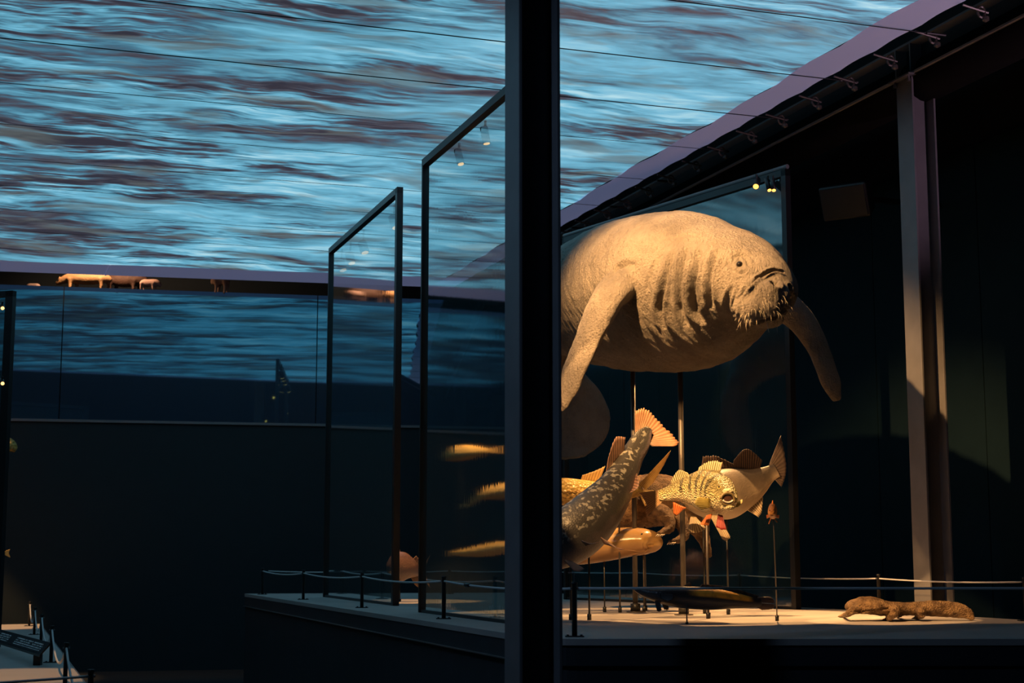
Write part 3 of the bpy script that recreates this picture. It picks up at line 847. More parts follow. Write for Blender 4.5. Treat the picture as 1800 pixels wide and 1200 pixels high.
# ------------------------------------------------------------------ animal materials
def skin_mat(name, c_hi, c_lo, rough=0.6, fine=60.0, bump=0.5, stretch=(1, 1, 1), rot=(0, 0, 0), spots=None, coarse=6.0, spec=0.4, dist=0.012):
    m, nt, b, out = mat_new(name); L = nt.links
    co = coords(nt, 'Object', stretch, rot)
    n1 = N(nt, 'ShaderNodeTexNoise'); n1.inputs['Scale'].default_value = coarse; n1.inputs['Detail'].default_value = 6; L.new(co, n1.inputs['Vector'])
    r = ramp(nt, [(0.35, c_lo), (0.65, c_hi)]); L.new(n1.outputs[0], r.inputs[0])
    colr = r.outputs[0]
    if spots:
        sc, th, sc_col = spots
        v = N(nt, 'ShaderNodeTexNoise'); v.inputs['Scale'].default_value = sc; v.inputs['Detail'].default_value = 3; L.new(coords(nt), v.inputs['Vector'])
        rr = ramp(nt, [(th - 0.04, (0, 0, 0)), (th + 0.06, (1, 1, 1))]); L.new(v.outputs[0], rr.inputs[0])
        mx = N(nt, 'ShaderNodeMixRGB'); L.new(rr.outputs[0], mx.inputs[0]); L.new(colr, mx.inputs[1]); mx.inputs[2].default_value = (*sc_col, 1)
        colr = mx.outputs[0]
    L.new(colr, b.inputs['Base Color']); b.inputs['Roughness'].default_value = rough; b.inputs['Specular IOR Level'].default_value = spec
    n2 = N(nt, 'ShaderNodeTexNoise'); n2.inputs['Scale'].default_value = fine; n2.inputs['Detail'].default_value = 4; L.new(co, n2.inputs['Vector'])
    bp = N(nt, 'ShaderNodeBump'); bp.inputs['Strength'].default_value = bump; bp.inputs['Distance'].default_value = dist
    L.new(n2.outputs[0], bp.inputs['Height']); L.new(bp.outputs[0], b.inputs['Normal'])
    return m
def fin_mat(name, c0, c1, stripe=None, rough=0.5):
    """c0 at the root, c1 at the rim; stripe: darker membrane between rays."""
    m, nt, b, out = mat_new(name); L = nt.links
    tc_ = N(nt, 'ShaderNodeTexCoord'); sep = N(nt, 'ShaderNodeSeparateXYZ'); L.new(tc_.outputs['UV'], sep.inputs[0])
    r = ramp(nt, [(0.0, c0), (1.0, c1)]); L.new(sep.outputs[1], r.inputs[0]); colr = r.outputs[0]
    if stripe:
        s = N(nt, 'ShaderNodeMath'); s.operation = 'PINGPONG'; s.inputs[1].default_value = 0.5; L.new(sep.outputs[0], s.inputs[0])
        rr = ramp(nt, [(0.18, (0, 0, 0)), (0.32, (1, 1, 1))]); L.new(s.outputs[0], rr.inputs[0])
        mx = N(nt, 'ShaderNodeMixRGB'); L.new(rr.outputs[0], mx.inputs[0]); L.new(colr, mx.inputs[1]); mx.inputs[2].default_value = (*stripe, 1)
        colr = mx.outputs[0]
    n = N(nt, 'ShaderNodeTexNoise'); n.inputs['Scale'].default_value = 30; L.new(coords(nt), n.inputs['Vector'])
    m2 = N(nt, 'ShaderNodeMixRGB'); m2.blend_type = 'MULTIPLY'; m2.inputs[0].default_value = 0.5; L.new(colr, m2.inputs[1]); L.new(n.outputs[0], m2.inputs[2])
    mg = N(nt, 'ShaderNodeBrightContrast'); mg.inputs['Bright'].default_value = 0.0; L.new(m2.outputs[0], mg.inputs[0])
    L.new(mg.outputs[0], b.inputs['Base Color']); b.inputs['Roughness'].default_value = rough
    return m
M['eye'] = simple('dark_glass_eye', (0.01, 0.008, 0.006), 0.08, spec=0.8)
M['mouth'] = simple('mouth_lining', (0.11, 0.05, 0.035), 0.5)
M['dark_hole'] = simple('dark_cavity', (0.012, 0.01, 0.01), 0.7)

# ------------------------------------------------------------------ MANATEE
def manatee_mat():
    m, nt, b, out = mat_new('manatee_hide'); L = nt.links
    co = coords(nt)
    n1 = N(nt, 'ShaderNodeTexNoise'); n1.inputs['Scale'].default_value = 2.6; n1.inputs['Detail'].default_value = 8; n1.inputs['Roughness'].default_value = 0.65; L.new(co, n1.inputs['Vector'])
    r = ramp(nt, [(0.3, (0.15, 0.13, 0.115)), (0.7, (0.40, 0.345, 0.295))]); L.new(n1.outputs[0], r.inputs[0])
    L.new(r.outputs[0], b.inputs['Base Color']); b.inputs['Roughness'].default_value = 0.55; b.inputs['Specular IOR Level'].default_value = 0.35
    # fine wrinkles, long in one direction across the flank
    cs = coords(nt, 'Object', (9.0, 9.0, 2.6), (0.0, 0.55, 0.0))
    w1 = N(nt, 'ShaderNodeTexNoise'); w1.inputs['Scale'].default_value = 4.2; w1.inputs['Detail'].default_value = 7; w1.inputs['Roughness'].default_value = 0.7; w1.inputs['Distortion'].default_value = 0.12; L.new(cs, w1.inputs['Vector'])
    w2 = N(nt, 'ShaderNodeTexVoronoi'); w2.inputs['Scale'].default_value = 70.0; L.new(co, w2.inputs['Vector'])
    ad = N(nt, 'ShaderNodeMath'); ad.operation = 'MULTIPLY_ADD'; ad.inputs[1].default_value = 0.18; L.new(w2.outputs['Distance'], ad.inputs[0]); L.new(w1.outputs[0], ad.inputs[2])
    bp = N(nt, 'ShaderNodeBump'); bp.inputs['Strength'].default_value = 1.0; bp.inputs['Distance'].default_value = 0.045
    L.new(ad.outputs[0], bp.inputs['Height']); L.new(bp.outputs[0], b.inputs['Normal'])
    return m
M['manatee'] = manatee_mat()
man_base = G(1160, 1079, ZP)
man = empty('manatee', man_base, 'large grey brown manatee mounted on two steel poles above the fish', 'manatee')
mb = MB()
loft(mb, [(975, 700, 12.25, .10, .07, .07), (964, 630, 12.15, .16, .15, .15), (972, 568, 11.8, .27, .26, .26), (1010, 535, 11.2, .40, .39, .39),
          (1062, 524, 10.75, .50, .48, .48), (1118, 516, 10.38, .55, .52, .53), (1184, 510, 10.02, .56, .525, .545), (1246, 508, 9.72, .50, .47, .50),
          (1292, 500, 9.48, .39, .35, .37), (1328, 506, 9.29, .29, .24, .25), (1352, 520, 9.17, .21, .175, .17), (1366, 532, 9.10, .13, .11, .11)], 70, 44, under=0.22)
# tail paddle, hanging down
loft(mb, [(968, 620, 12.15, .12, .10, .10), (974, 662, 12.22, .24, .07, .07), (981, 705, 12.22, .37, .05, .05), (986, 745, 12.2, .40, .04, .04), (990, 780, 12.16, .33, .03, .03), (993, 806, 12.1, .16, .018, .018)], 30, 24, lat=Vector((1, 0, 0)))
# near flipper
chord = Vector((0.62, -0.78, 0.15)).normalized()
loft(mb, [(1142, 505, 10.1, .17, .14, .14), (1104, 500, 9.72, .16, .12, .12), (1072, 522, 9.52, .135, .09, .09), (1044, 574, 9.42, .12, .07, .07), (1018, 632, 9.38, .12, .055, .055), (998, 682, 9.36, .11, .04, .04), (982, 722, 9.36, .05, .02, .02)], 34, 22, lat=chord)
# far flipper
loft(mb, [(1300, 525, 10.2, .13, .10, .10), (1362, 532, 10.35, .12, .09, .09), (1402, 558, 10.4, .105, .07, .07), (1430, 598, 10.4, .088, .055, .055), (1449, 640, 10.38, .078, .045, .045), (1462, 675, 10.36, .065, .035, .035), (1471, 703, 10.35, .028, .018, .018)], 34, 20, lat=Vector((0.86, 0.3, 0.4)).normalized())
# muzzle lobes
mb.ball(P(1338, 528, 9.04), 0.15, 0.13, 0.125); mb.ball(P(1322, 546, 9.0), 0.105, 0.11, 0.095); mb.ball(P(1366, 526, 9.05), 0.085, 0.1, 0.115)
mb.ball(P(1345, 545, 9.00), 0.10, 0.10, 0.075)
mb.ball(P(1348, 562, 9.16), 0.11, 0.12, 0.05)
me = remeshed(mb, 'manatee_body', 0.008, 9)
bv = bvh_of(me)
V = np_verts(me); Nn = np_norm(me)
px2m = 9.6 / 2700
def cr(pix, wdt, dep, lip=0.4, taper=0.25): groove(V, Nn, pline(bv, pix), wdt, dep, lip, taper)
# neck folds
cr([(1262, 436), (1250, 470), (1245, 505), (1250, 545)], 0.018, 0.046)
cr([(1228, 437), (1222, 475), (1217, 510), (1222, 545), (1238, 570)], 0.020, 0.054)
cr([(1208, 432), (1197, 470), (1193, 505), (1196, 545), (1208, 575)], 0.018, 0.046)
cr([(1185, 440), (1172, 480), (1162, 515), (1158, 548), (1168, 580)], 0.019, 0.046)
cr([(1290, 500), (1279, 520), (1275, 545)], 0.012, 0.014)
cr([(1160, 448), (1145, 480), (1138, 510)], 0.014, 0.014)
cr([(1180, 420), (1210, 412), (1240, 420)], 0.010, 0.006)
# crease behind the muzzle
cr([(1380, 478), (1358, 475), (1338, 485), (1322, 499)], 0.009, 0.020, 0.6, 0.3)
cr([(1336, 486), (1318, 503), (1303, 522), (1295, 544), (1295, 566)], 0.011, 0.050, 0.6, 0.25)
cr([(1288, 508), (1282, 528), (1281, 548)], 0.010, 0.012)
# fold above the flipper
cr([(1066, 500), (1080, 478), (1098, 466), (1118, 466)], 0.020, 0.022)
cr([(1100, 485), (1112, 492), (1118, 506)], 0.014, 0.012)
# mouth
cr([(1316, 573), (1336, 566), (1356, 560), (1376, 556)], 0.012, 0.022, 0.3, 0.1)
# nostril
def dent(px, py, r, dep):
    h, n = surf(bv, px, py)
    if h is None: return
    d = np.linalg.norm(V - np.array(tuple(h)), axis=1)
    V[:] += -np.array(tuple(n)) * (dep * np.exp(-(d / r) ** 2) - 0.3 * dep * np.exp(-((d - 2 * r) / r) ** 2))[:, None]
dent(1361, 500, 0.020, 0.050); dent(1388, 505, 0.014, 0.03)
dent(1300, 465, 0.016, 0.010)
cr([(1286, 462), (1292, 453), (1303, 450), (1313, 457), (1316, 468)], 0.009, 0.012, 0.9, 0.15)
cr([(1279, 466), (1286, 450), (1303, 443), (1318, 452)], 0.010, 0.008, 0.8, 0.15)
cr([(1287, 470), (1294, 478), (1304, 480), (1312, 474)], 0.009, 0.010, 0.6, 0.15)
# hide relief
hv = np.array([(0.616), (-0.788)])
for i in range(len(V)):
    p = V[i]; a = p[0] * 0.6 - p[1] * 0.78; l = p[0] * 0.78 + p[1] * 0.6
    z = p[2]
    n1 = noise.noise(Vector((a * 14 + z * 4, l * 5, z * 4.5 - a * 2)))
    n2 = noise.noise(Vector((a * 34 + z * 12, l * 12 , z * 11)))
    n3 = noise.noise(Vector((a * 3, l * 3, z * 3 + 5)))
    V[i] += Nn[i] * (0.0065 * n1 + 0.0045 * n2 + 0.012 * n3)
set_verts(me, V); me.update()
bv = bvh_of(me)
body = mesh_part(me, 'body', M['manatee'], man)
ey = eyeball(bv, 1300, 465, 0.022, M['eye'], man, 0.15)
# whiskers on the upper lip
rw = random.Random(3); wk = MB()
for i in range(70):
    if i < 46: x, y = rw.uniform(1300, 1368), rw.uniform(528, 568)
    else: x, y = rw.uniform(1340, 1392), rw.uniform(500, 545)
    h, n = surf(bv, x, y)
    if h is None or n.y > 0.2: continue
    Lw = rw.uniform(0.025, 0.062) * (0.6 + 0.6 * (y - 500) / 68)
    d = (n * 0.55 + Vector((rw.uniform(-.35, .35), rw.uniform(-.3, .1), -0.8))).normalized()
    wk.tube([h - n * 0.004, h + d * Lw * 0.5 + n * 0.006, h + d * Lw - UP * 0.006], [0.0010, 0.0008, 0.0003], 5)
wk.build('whiskers', simple('whisker', (0.75, 0.66, 0.52), 0.4), man, True, 'pale stiff whiskers', kind='stuff')
# support poles
def mpole(px, Y, ybelly):
    top = P(px, ybelly, Y)
    return pole(px, ybelly, Y, ZP, 0.0165, man, M['pole'], (0.032, 0.05), 0.055)
for px, pyb in ((1117, 1076), (1202, 1081)):
    g = G(px, pyb, ZP)
    top = P(px - 6, 640, g.y)
    o = MB().tube([Vector((g.x, g.y, top.z)), g], 0.0175, 12).build('support_pole', M['pole'], man, True)
    MB().lathe(g, [(0.034, 0.008), (0.034, 0.06), (0.018, 0.062)], 16).build('pole_base', M['pole_dark'], o, True)
    MB().lathe(g, [(0.062, 0.0005), (0.062, 0.008)], 20).build('base_flange', M['pole'], o, True)

# ------------------------------------------------------------------ FISH
def fish_body(name, secs, parent, mat, up=UP, n=56, m=30, expo=0.95, relief=0.0):
    """secs: (px,py,Y, half_width, half_up, half_down) with radii in px"""
    mb = MB(); s2 = [(s[0], s[1], s[2], s[3] * s[2] / F, s[4] * s[2] / F, s[5] * s[2] / F) for s in secs]
    loft(mb, s2, n, m, up, None, expo)
    me = mb.mesh(name)
    uvl = me.uv_layers.new(name='UVMap')
    for pl in me.polygons:
        vs = list(pl.vertices)
        for li in pl.loop_indices:
            vi = me.loops[li].vertex_index; k = vi % m; i = vi // m
            # v: 0 belly .. 1 back (same on both sides)
            uvl.data[li].uv = (i / (n - 1), 0.5 + 0.5 * math.sin(2 * math.pi * k / m))
    return me
def fish_mat(name, back, flank, belly, bands=None, spots=None, rough=0.4, scale_bump=0.35, scale_size=90.0, bstops=(0.30, 0.55, 0.82)):
    """UV v runs belly to back; bands: (count, colour, width, u0, u1) dark bars along u."""
    m, nt, b, out = mat_new(name); L = nt.links
    tc_ = N(nt, 'ShaderNodeTexCoord'); sep = N(nt, 'ShaderNodeSeparateXYZ'); L.new(tc_.outputs['UV'], sep.inputs[0])
    co = coords(nt)
    n0 = N(nt, 'ShaderNodeTexNoise'); n0.inputs['Scale'].default_value = 12; n0.inputs['Detail'].default_value = 5; L.new(co, n0.inputs['Vector'])
    ad = N(nt, 'ShaderNodeMath'); ad.operation = 'MULTIPLY_ADD'; ad.inputs[1].default_value = 0.30; ad.inputs[2].default_value = -0.15; L.new(n0.outputs[0], ad.inputs[0])
    s = N(nt, 'ShaderNodeMath'); s.operation = 'ADD'; L.new(ad.outputs[0], s.inputs[0]); L.new(sep.outputs[1], s.inputs[1])
    r = ramp(nt, [(bstops[0], belly), (bstops[1], flank), (bstops[2], back)]); L.new(s.outputs[0], r.inputs[0]); colr = r.outputs[0]
    if bands:
        cnt, bc_, wd, u0, u1 = bands
        mr = N(nt, 'ShaderNodeMapRange'); mr.inputs[1].default_value = u0; mr.inputs[2].default_value = u1; mr.inputs[3].default_value = 0.0; mr.inputs[4].default_value = cnt
        mr.clamp = False; L.new(sep.outputs[0], mr.inputs[0])
        ad2 = N(nt, 'ShaderNodeMath'); ad2.operation = 'MULTIPLY_ADD'; ad2.inputs[1].default_value = 0.7; L.new(n0.outputs[0], ad2.inputs[0]); L.new(mr.outputs[0], ad2.inputs[2])
        pp = N(nt, 'ShaderNodeMath'); pp.operation = 'PINGPONG'; pp.inputs[1].default_value = 0.5; L.new(ad2.outputs[0], pp.inputs[0])
        rr = ramp(nt, [(wd, (1, 1, 1)), (wd + 0.12, (0, 0, 0))]); L.new(pp.outputs[0], rr.inputs[0])
        vm = ramp(nt, [(0.30, (0, 0, 0)), (0.5, (1, 1, 1))]); L.new(sep.outputs[1], vm.inputs[0])
        um = ramp(nt, [(max(0, u0 - 0.02), (0, 0, 0)), (u0, (1, 1, 1)), (u1, (1, 1, 1)), (min(1, u1 + 0.04), (0, 0, 0))]); L.new(sep.outputs[0], um.inputs[0])
        k1_ = N(nt, 'ShaderNodeMath'); k1_.operation = 'MULTIPLY'; L.new(rr.outputs[0], k1_.inputs[0]); L.new(vm.outputs[0], k1_.inputs[1])
        k2_ = N(nt, 'ShaderNodeMath'); k2_.operation = 'MULTIPLY'; L.new(k1_.outputs[0], k2_.inputs[0]); L.new(um.outputs[0], k2_.inputs[1])
        mx = N(nt, 'ShaderNodeMixRGB'); L.new(k2_.outputs[0], mx.inputs[0]); L.new(colr, mx.inputs[1]); mx.inputs[2].default_value = (*bc_, 1); colr = mx.outputs[0]
    if spots:
        sc, th, col_, vlo = spots
        v = N(nt, 'ShaderNodeTexNoise'); v.inputs['Scale'].default_value = sc; v.inputs['Detail'].default_value = 3; L.new(co, v.inputs['Vector'])
        rr = ramp(nt, [(th, (0, 0, 0)), (th + 0.07, (1, 1, 1))]); L.new(v.outputs[0], rr.inputs[0])
        vm = ramp(nt, [(vlo, (0, 0, 0)), (vlo + 0.1, (1, 1, 1))]); L.new(sep.outputs[1], vm.inputs[0])
        kk = N(nt, 'ShaderNodeMath'); kk.operation = 'MULTIPLY'; L.new(rr.outputs[0], kk.inputs[0]); L.new(vm.outputs[0], kk.inputs[1])
        mx = N(nt, 'ShaderNodeMixRGB'); L.new(kk.outputs[0], mx.inputs[0]); L.new(colr, mx.inputs[1]); mx.inputs[2].default_value = (*col_, 1); colr = mx.outputs[0]
    L.new(colr, b.inputs['Base Color']); b.inputs['Roughness'].default_value = rough
    vo = N(nt, 'ShaderNodeTexVoronoi'); vo.inputs['Scale'].default_value = scale_size; L.new(co, vo.inputs['Vector'])
    bp = N(nt, 'ShaderNodeBump'); bp.inputs['Strength'].default_value = scale_bump; bp.inputs['Distance'].default_value = 0.015
    L.new(vo.outputs['Distance'], bp.inputs['Height']); L.new(bp.outputs[0], b.inputs['Normal'])
    return m

# --- banded bass in front
Yb = 9.85
bass = empty('banded_bass', G(1248, 1083, ZP), 'yellow banded bass with open mouth and orange belly fins, facing the camera', 'fish')
bm_mat = fish_mat('bass_skin', (0.20, 0.17, 0.07), (0.48, 0.40, 0.17), (0.66, 0.56, 0.32), bands=(5, (0.09, 0.08, 0.04), 0.12, 0.24, 0.70), scale_bump=0.8, scale_size=95, bstops=(0.25, 0.52, 0.85))
me = fish_body('bass_body', [(1158, 870, 9.90, 3, 9, 9), (1172, 868, 9.88, 6, 12, 12), (1192, 863, 9.83, 12, 18, 18), (1212, 860, 9.78, 18, 25, 27), (1232, 859, 9.73, 23, 33, 38),
                             (1250, 860, 9.67, 27, 34, 44), (1264, 864, 9.60, 27, 31, 42), (1274, 870, 9.53, 23, 22, 34), (1281, 876, 9.47, 17, 12, 22), (1284, 878, 9.44, 13, 7, 12)], bass, bm_mat)
bvb = bvh_of(me); V = np_verts(me); Nn = np_norm(me)
groove(V, Nn, pline(bvb, [(1252, 842), (1245, 858), (1246, 878), (1256, 896)]), 0.009, 0.020, 0.8, 0.1)
groove(V, Nn, pline(bvb, [(1236, 846), (1232, 862), (1236, 880)]), 0.008, 0.006, 0.6, 0.2)
groove(V, Nn, pline(bvb, [(1262, 866), (1266, 872), (1272, 894)]), 0.008, 0.010, 0.6, 0.2)
groove(V, Nn, pline(bvb, [(1258, 868), (1260, 880), (1268, 890)]), 0.008, 0.007, 0.6, 0.1)
set_verts(me, V); bvb = bvh_of(me)
mesh_part(me, 'body', bm_mat, bass)
ring_ = eyeball(bvb, 1264, 856, 0.013, simple('bass_iris', (0.55, 0.42, 0.14), 0.3), bass, 0.55, 'iris')
eyeball(bvb, 1264, 856, 0.008, M['eye'], ring_, -0.05, 'pupil')
mc = P(1279, 877, 9.43); fw = (mc - P(1250, 864, 9.67)).normalized(); fw = (fw + Vector((0.1, -0.6, 0.05))).normalized(); ms, mu_ = frame_of(fw)
MB().tube([mc + ms * 0.044 * math.cos(a) + mu_ * 0.037 * math.sin(a) for a in [2 * math.pi * k / 24 for k in range(25)]], 0.0085, 8).build('lips', simple('bass_lip', (0.24, 0.18, 0.08), 0.45), bass, True)
MB().ball(P(1279, 892, 9.47), 0.046, 0.05, 0.024).build('lower_jaw', bm_mat, bass, True)
MB().ball(P(1279, 864, 9.47), 0.036, 0.05, 0.022).build('snout', bm_mat, bass, True)
MB().ball(mc - fw * 0.008, 0.042, 0.012, 0.035, axes=(ms, fw, mu_)).build('mouth_cavity', M['mouth'], bass, True)
MB().tube([mc + ms * 0.034 * math.cos(a) + mu_ * (0.022 * math.sin(a) + 0.002) + fw * 0.006 for a in [math.pi * (1.1 + 0.8 * k / 8) for k in range(9)]], 0.006, 6).build('tongue', simple('bass_tongue', (0.8, 0.75, 0.62), 0.4), bass, True)
fy = fin_mat('bass_fin_yellow', (0.62, 0.52, 0.14), (0.60, 0.50, 0.18), (0.36, 0.28, 0.06))
fo = fin_mat('bass_fin_orange', (0.80, 0.25, 0.05), (0.85, 0.30, 0.05), (0.45, 0.07, 0.03))
fr_ = fin_mat('bass_fin_red', (0.50, 0.06, 0.03), (0.42, 0.04, 0.03), (0.25, 0.02, 0.02))
fs_ = fin_mat('bass_fin_spiny', (0.62, 0.52, 0.28), (0.66, 0.58, 0.34), (0.16, 0.11, 0.04))
ft_ = fin_mat('bass_tail', (0.60, 0.42, 0.18), (0.55, 0.26, 0.10), (0.30, 0.14, 0.06))
fin('spiny_dorsal_fin', [(1226, 838, 9.73), (1246, 830, 9.68), (1266, 829, 9.63)], [(1229, 820, 9.73), (1250, 808, 9.68), (1270, 811, 9.63)], fs_, bass, 12, jag=0.12)
fin('soft_dorsal_fin', [(1183, 853, 9.85), (1198, 846, 9.80), (1214, 840, 9.76)], [(1179, 846, 9.86), (1192, 826, 9.82), (1208, 830, 9.77)], fs_, bass, 11, jag=0.04)
fin('tail_fin', [(1164, 860, 9.90), (1160, 870, 9.90), (1166, 880, 9.90)], [(1122, 866, 9.94), (1133, 884, 9.93), (1135, 908, 9.92)], ft_, bass, 13, jag=0.08)
fin('pectoral_fin', [(1247, 876, 9.52), (1247, 892, 9.52)], [(1226, 872, 9.49), (1218, 884, 9.47), (1232, 896, 9.49)], fy, bass, 8, bow=0.012)
fin('pectoral_fin', [(1288, 884, 9.54), (1286, 892, 9.54)], [(1306, 877, 9.52), (1306, 885, 9.50), (1298, 891, 9.50)], fy, bass, 8, bow=-0.01)
fin('pelvic_fin', [(1252, 903, 9.60), (1243, 906, 9.60)], [(1245, 924, 9.56), (1236, 923, 9.55), (1230, 922, 9.55)], fo, bass, 7)
fin('pelvic_fin', [(1262, 904, 9.58), (1270, 906, 9.58)], [(1258, 926, 9.55), (1268, 931, 9.54), (1277, 931, 9.54)], fr_, bass, 7)
fin('anal_fin', [(1184, 882, 9.85), (1196, 888, 9.80), (1206, 892, 9.78)], [(1184, 904, 9.86), (1190, 906, 9.83), (1200, 896, 9.80)], fo, bass, 7)
pole(1242, 905, 9.65, ZP, 0.008, bass, M['pole'], (0.014, 0.035))

# --- large pale grey fish behind the bass
Yg = 10.35
grey = empty('grey_fish', G(1278, 1076, ZP), 'large smooth grey fish with cream belly and dark dorsal fins, behind the bass', 'fish')
gm = fish_mat('grey_fish_skin', (0.11, 0.09, 0.075), (0.23, 0.18, 0.13), (0.50, 0.38, 0.25), scale_bump=0.08, rough=0.45, bstops=(0.22, 0.5, 0.85))
me = fish_body('grey_body', [(1366, 826, 10.45, 3, 12, 12), (1352, 833, 10.45, 7, 15, 15), (1332, 844, 10.42, 14, 22, 27), (1308, 855, 10.38, 22, 32, 38), (1280, 863, 10.32, 30, 40, 48),
                             (1250, 866, 10.25, 33, 38, 46), (1226, 868, 10.2, 28, 28, 38), (1208, 872, 10.16, 18, 16, 24), (1198, 876, 10.14, 8, 6, 9)], grey, gm)
bvg = bvh_of(me); mesh_part(me, 'body', gm, grey)
fd_ = fin_mat('dark_fin', (0.06, 0.035, 0.03), (0.10, 0.06, 0.045), (0.025, 0.015, 0.014))
fc_ = fin_mat('cream_fin', (0.70, 0.55, 0.36), (0.68, 0.54, 0.34), (0.30, 0.20, 0.10))
fg_ = fin_mat('grey_tail', (0.34, 0.26, 0.19), (0.26, 0.18, 0.14), (0.20, 0.14, 0.11))
fin('spiny_dorsal_fin', [(1232, 832, 10.22), (1260, 824, 10.27), (1290, 822, 10.34)], [(1236, 800, 10.22), (1258, 800, 10.27), (1288, 814, 10.34)], fd_, grey, 12, jag=0.10)
fin('soft_dorsal_fin', [(1288, 822, 10.34), (1312, 824, 10.38), (1334, 828, 10.42)], [(1290, 808, 10.34), (1312, 788, 10.38), (1340, 808, 10.42)], fd_, grey, 14, jag=0.02)
fin('tail_fin', [(1352, 816, 10.45), (1358, 830, 10.45), (1362, 842, 10.45)], [(1373, 764, 10.50), (1383, 822, 10.48), (1374, 856, 10.48)], fg_, grey, 14, jag=0.03)
fin('anal_fin', [(1308, 892, 10.36), (1322, 880, 10.39), (1338, 866, 10.42)], [(1334, 909, 10.36), (1339, 900, 10.38), (1341, 876, 10.41)], fc_, grey, 9, jag=0.03)
fin('pelvic_fin', [(1214, 905, 10.1), (1222, 908, 10.1)], [(1209, 934, 10.05), (1224, 937, 10.04), (1242, 929, 10.05)], fc_, grey, 8, jag=0.03)
fin('pelvic_fin', [(1248, 906, 10.12), (1262, 906, 10.12)], [(1270, 948, 10.06), (1278, 952, 10.06), (1285, 945, 10.06)], fc_, grey, 7, jag=0.05)
pole(1277, 900, 10.3, ZP, 0.006, grey, M['pole_dark'], (0.013, 0.035))
pole(1236, 900, 10.45, ZP, 0.006, grey, M['pole_dark'], (0.013, 0.035))

# --- big dark spotted fish, tail raised
spo = empty('spotted_fish', G(1036, 1088, ZP), 'big dark spotted fish diving behind the near column, orange tail raised high', 'fish')
sm_ = fish_mat('spotted_skin', (0.03, 0.028, 0.026), (0.04, 0.038, 0.038), (0.12, 0.095, 0.10), spots=(30.0, 0.53, (0.20, 0.19, 0.16), 0.40), rough=0.42, scale_bump=0.12, bstops=(0.10, 0.30, 0.6))
upf = Vector((-0.75, -0.1, 0.65))
me = fish_body('spotted_body', [(1142, 752, 9.76, 1, 6, 6), (1132, 766, 9.75, 3, 15, 15), (1124, 780, 9.74, 8, 19, 19), (1113, 799, 9.7, 14, 21, 20), (1098, 828, 9.62, 21, 25, 25), (1078, 862, 9.52, 30, 33, 34), (1054, 892, 9.42, 38, 41, 44),
                                (1026, 921, 9.34, 43, 47, 50), (996, 944, 9.28, 44, 48, 50), (962, 962, 9.24, 38, 42, 42), (935, 972, 9.22, 24, 26, 26), (918, 978, 9.2, 10, 10, 10)], spo, sm_, up=upf, n=64)
bvs = bvh_of(me); mesh_part(me, 'body', sm_, spo)
fp_ = fin_mat('orange_tail', (0.34, 0.26, 0.20), (0.62, 0.32, 0.17), (0.40, 0.20, 0.11))
fb_ = fin_mat('brown_fin', (0.26, 0.15, 0.10), (0.36, 0.20, 0.14), (0.14, 0.08, 0.06))
fin('tail_fin', [(1116, 776, 9.75), (1130, 772, 9.76), (1146, 784, 9.75)], [(1117, 718, 9.74), (1140, 716, 9.78), (1166, 744, 9.80), (1195, 774, 9.78), (1186, 784, 9.76)], fp_, spo, 22, jag=0.06, ridge=0.007, bow=0.02)
fin('adipose_fin', [(1064, 838, 9.58), (1082, 812, 9.62), (1096, 798, 9.66)], [(1070, 802, 9.56), (1082, 768, 9.58), (1099, 768, 9.62)], fb_, spo, 9, jag=0.03)
fin('anal_fin', [(1095, 874, 9.52), (1108, 852, 9.56), (1117, 836, 9.6)], [(1104, 868, 9.46), (1124, 858, 9.48), (1120, 832, 9.52)], fb_, spo, 9, jag=0.04, bow=0.01)
fin('pelvic_fin', [(1022, 950, 9.02), (1030, 958, 9.03)], [(1038, 956, 8.97), (1046, 955, 8.97), (1054, 952, 8.98)], fb_, spo, 5)
fin('pelvic_fin', [(1056, 944, 9.15), (1062, 956, 9.15)], [(1080, 958, 9.12), (1090, 966, 9.1), (1100, 966, 9.1)], fb_, spo, 5)
fin('pectoral_fin', [(992, 984, 9.1), (1004, 986, 9.12)], [(1010, 1004, 9.05), (1020, 1005, 9.05), (1028, 1000, 9.05)], fb_, spo, 7)
pole(1035, 950, 9.42, ZP, 0.006, spo, M['pole_dark'], (0.013, 0.035))
pole(1003, 960, 9.42, ZP, 0.006, spo, M['pole_dark'], (0.013, 0.035))

# --- golden armoured fish behind it
gold = empty('golden_fish', G(1090, 1062, ZP), 'golden fish with forked yellow tail, mostly hidden behind the dark spotted fish', 'fish')
gdm = fish_mat('golden_skin', (0.50, 0.33, 0.08), (0.66, 0.46, 0.13), (0.45, 0.28, 0.08), rough=0.4, scale_bump=0.9, scale_size=45)
me = fish_body('golden_body', [(1128, 862, 10.65, 3, 8, 8), (1112, 864, 10.65, 8, 11, 11), (1086, 866, 10.64, 14, 15, 16), (1056, 866, 10.62, 18, 19, 20), (1022, 864, 10.60, 21, 21, 24), (990, 862, 10.58, 22, 22, 26), (958, 864, 10.56, 20, 20, 24), (930, 868, 10.54, 12, 12, 14), (914, 872, 10.52, 4, 4, 4)], gold, gdm)
bvo = bvh_of(me); mesh_part(me, 'body', gdm, gold)
fyl = fin_mat('yellow_fin', (0.70, 0.45, 0.13), (0.66, 0.40, 0.12), (0.45, 0.25, 0.07))
fin('tail_fin', [(1122, 852, 10.65), (1132, 858, 10.66), (1134, 862, 10.66)], [(1181, 789, 10.66), (1170, 812, 10.67), (1150, 846, 10.67)], fyl, gold, 9, jag=0.03)
fin('tail_fin', [(1128, 860, 10.66), (1124, 868, 10.65)], [(1152, 862, 10.64), (1146, 884, 10.63), (1134, 890, 10.63)], fyl, gold, 6, jag=0.03)
fin('dorsal_fin', [(1020, 846, 10.60), (1036, 846, 10.61), (1052, 849, 10.62)], [(1024, 834, 10.60), (1042, 828, 10.61), (1064, 818, 10.62)], fyl, gold, 8)
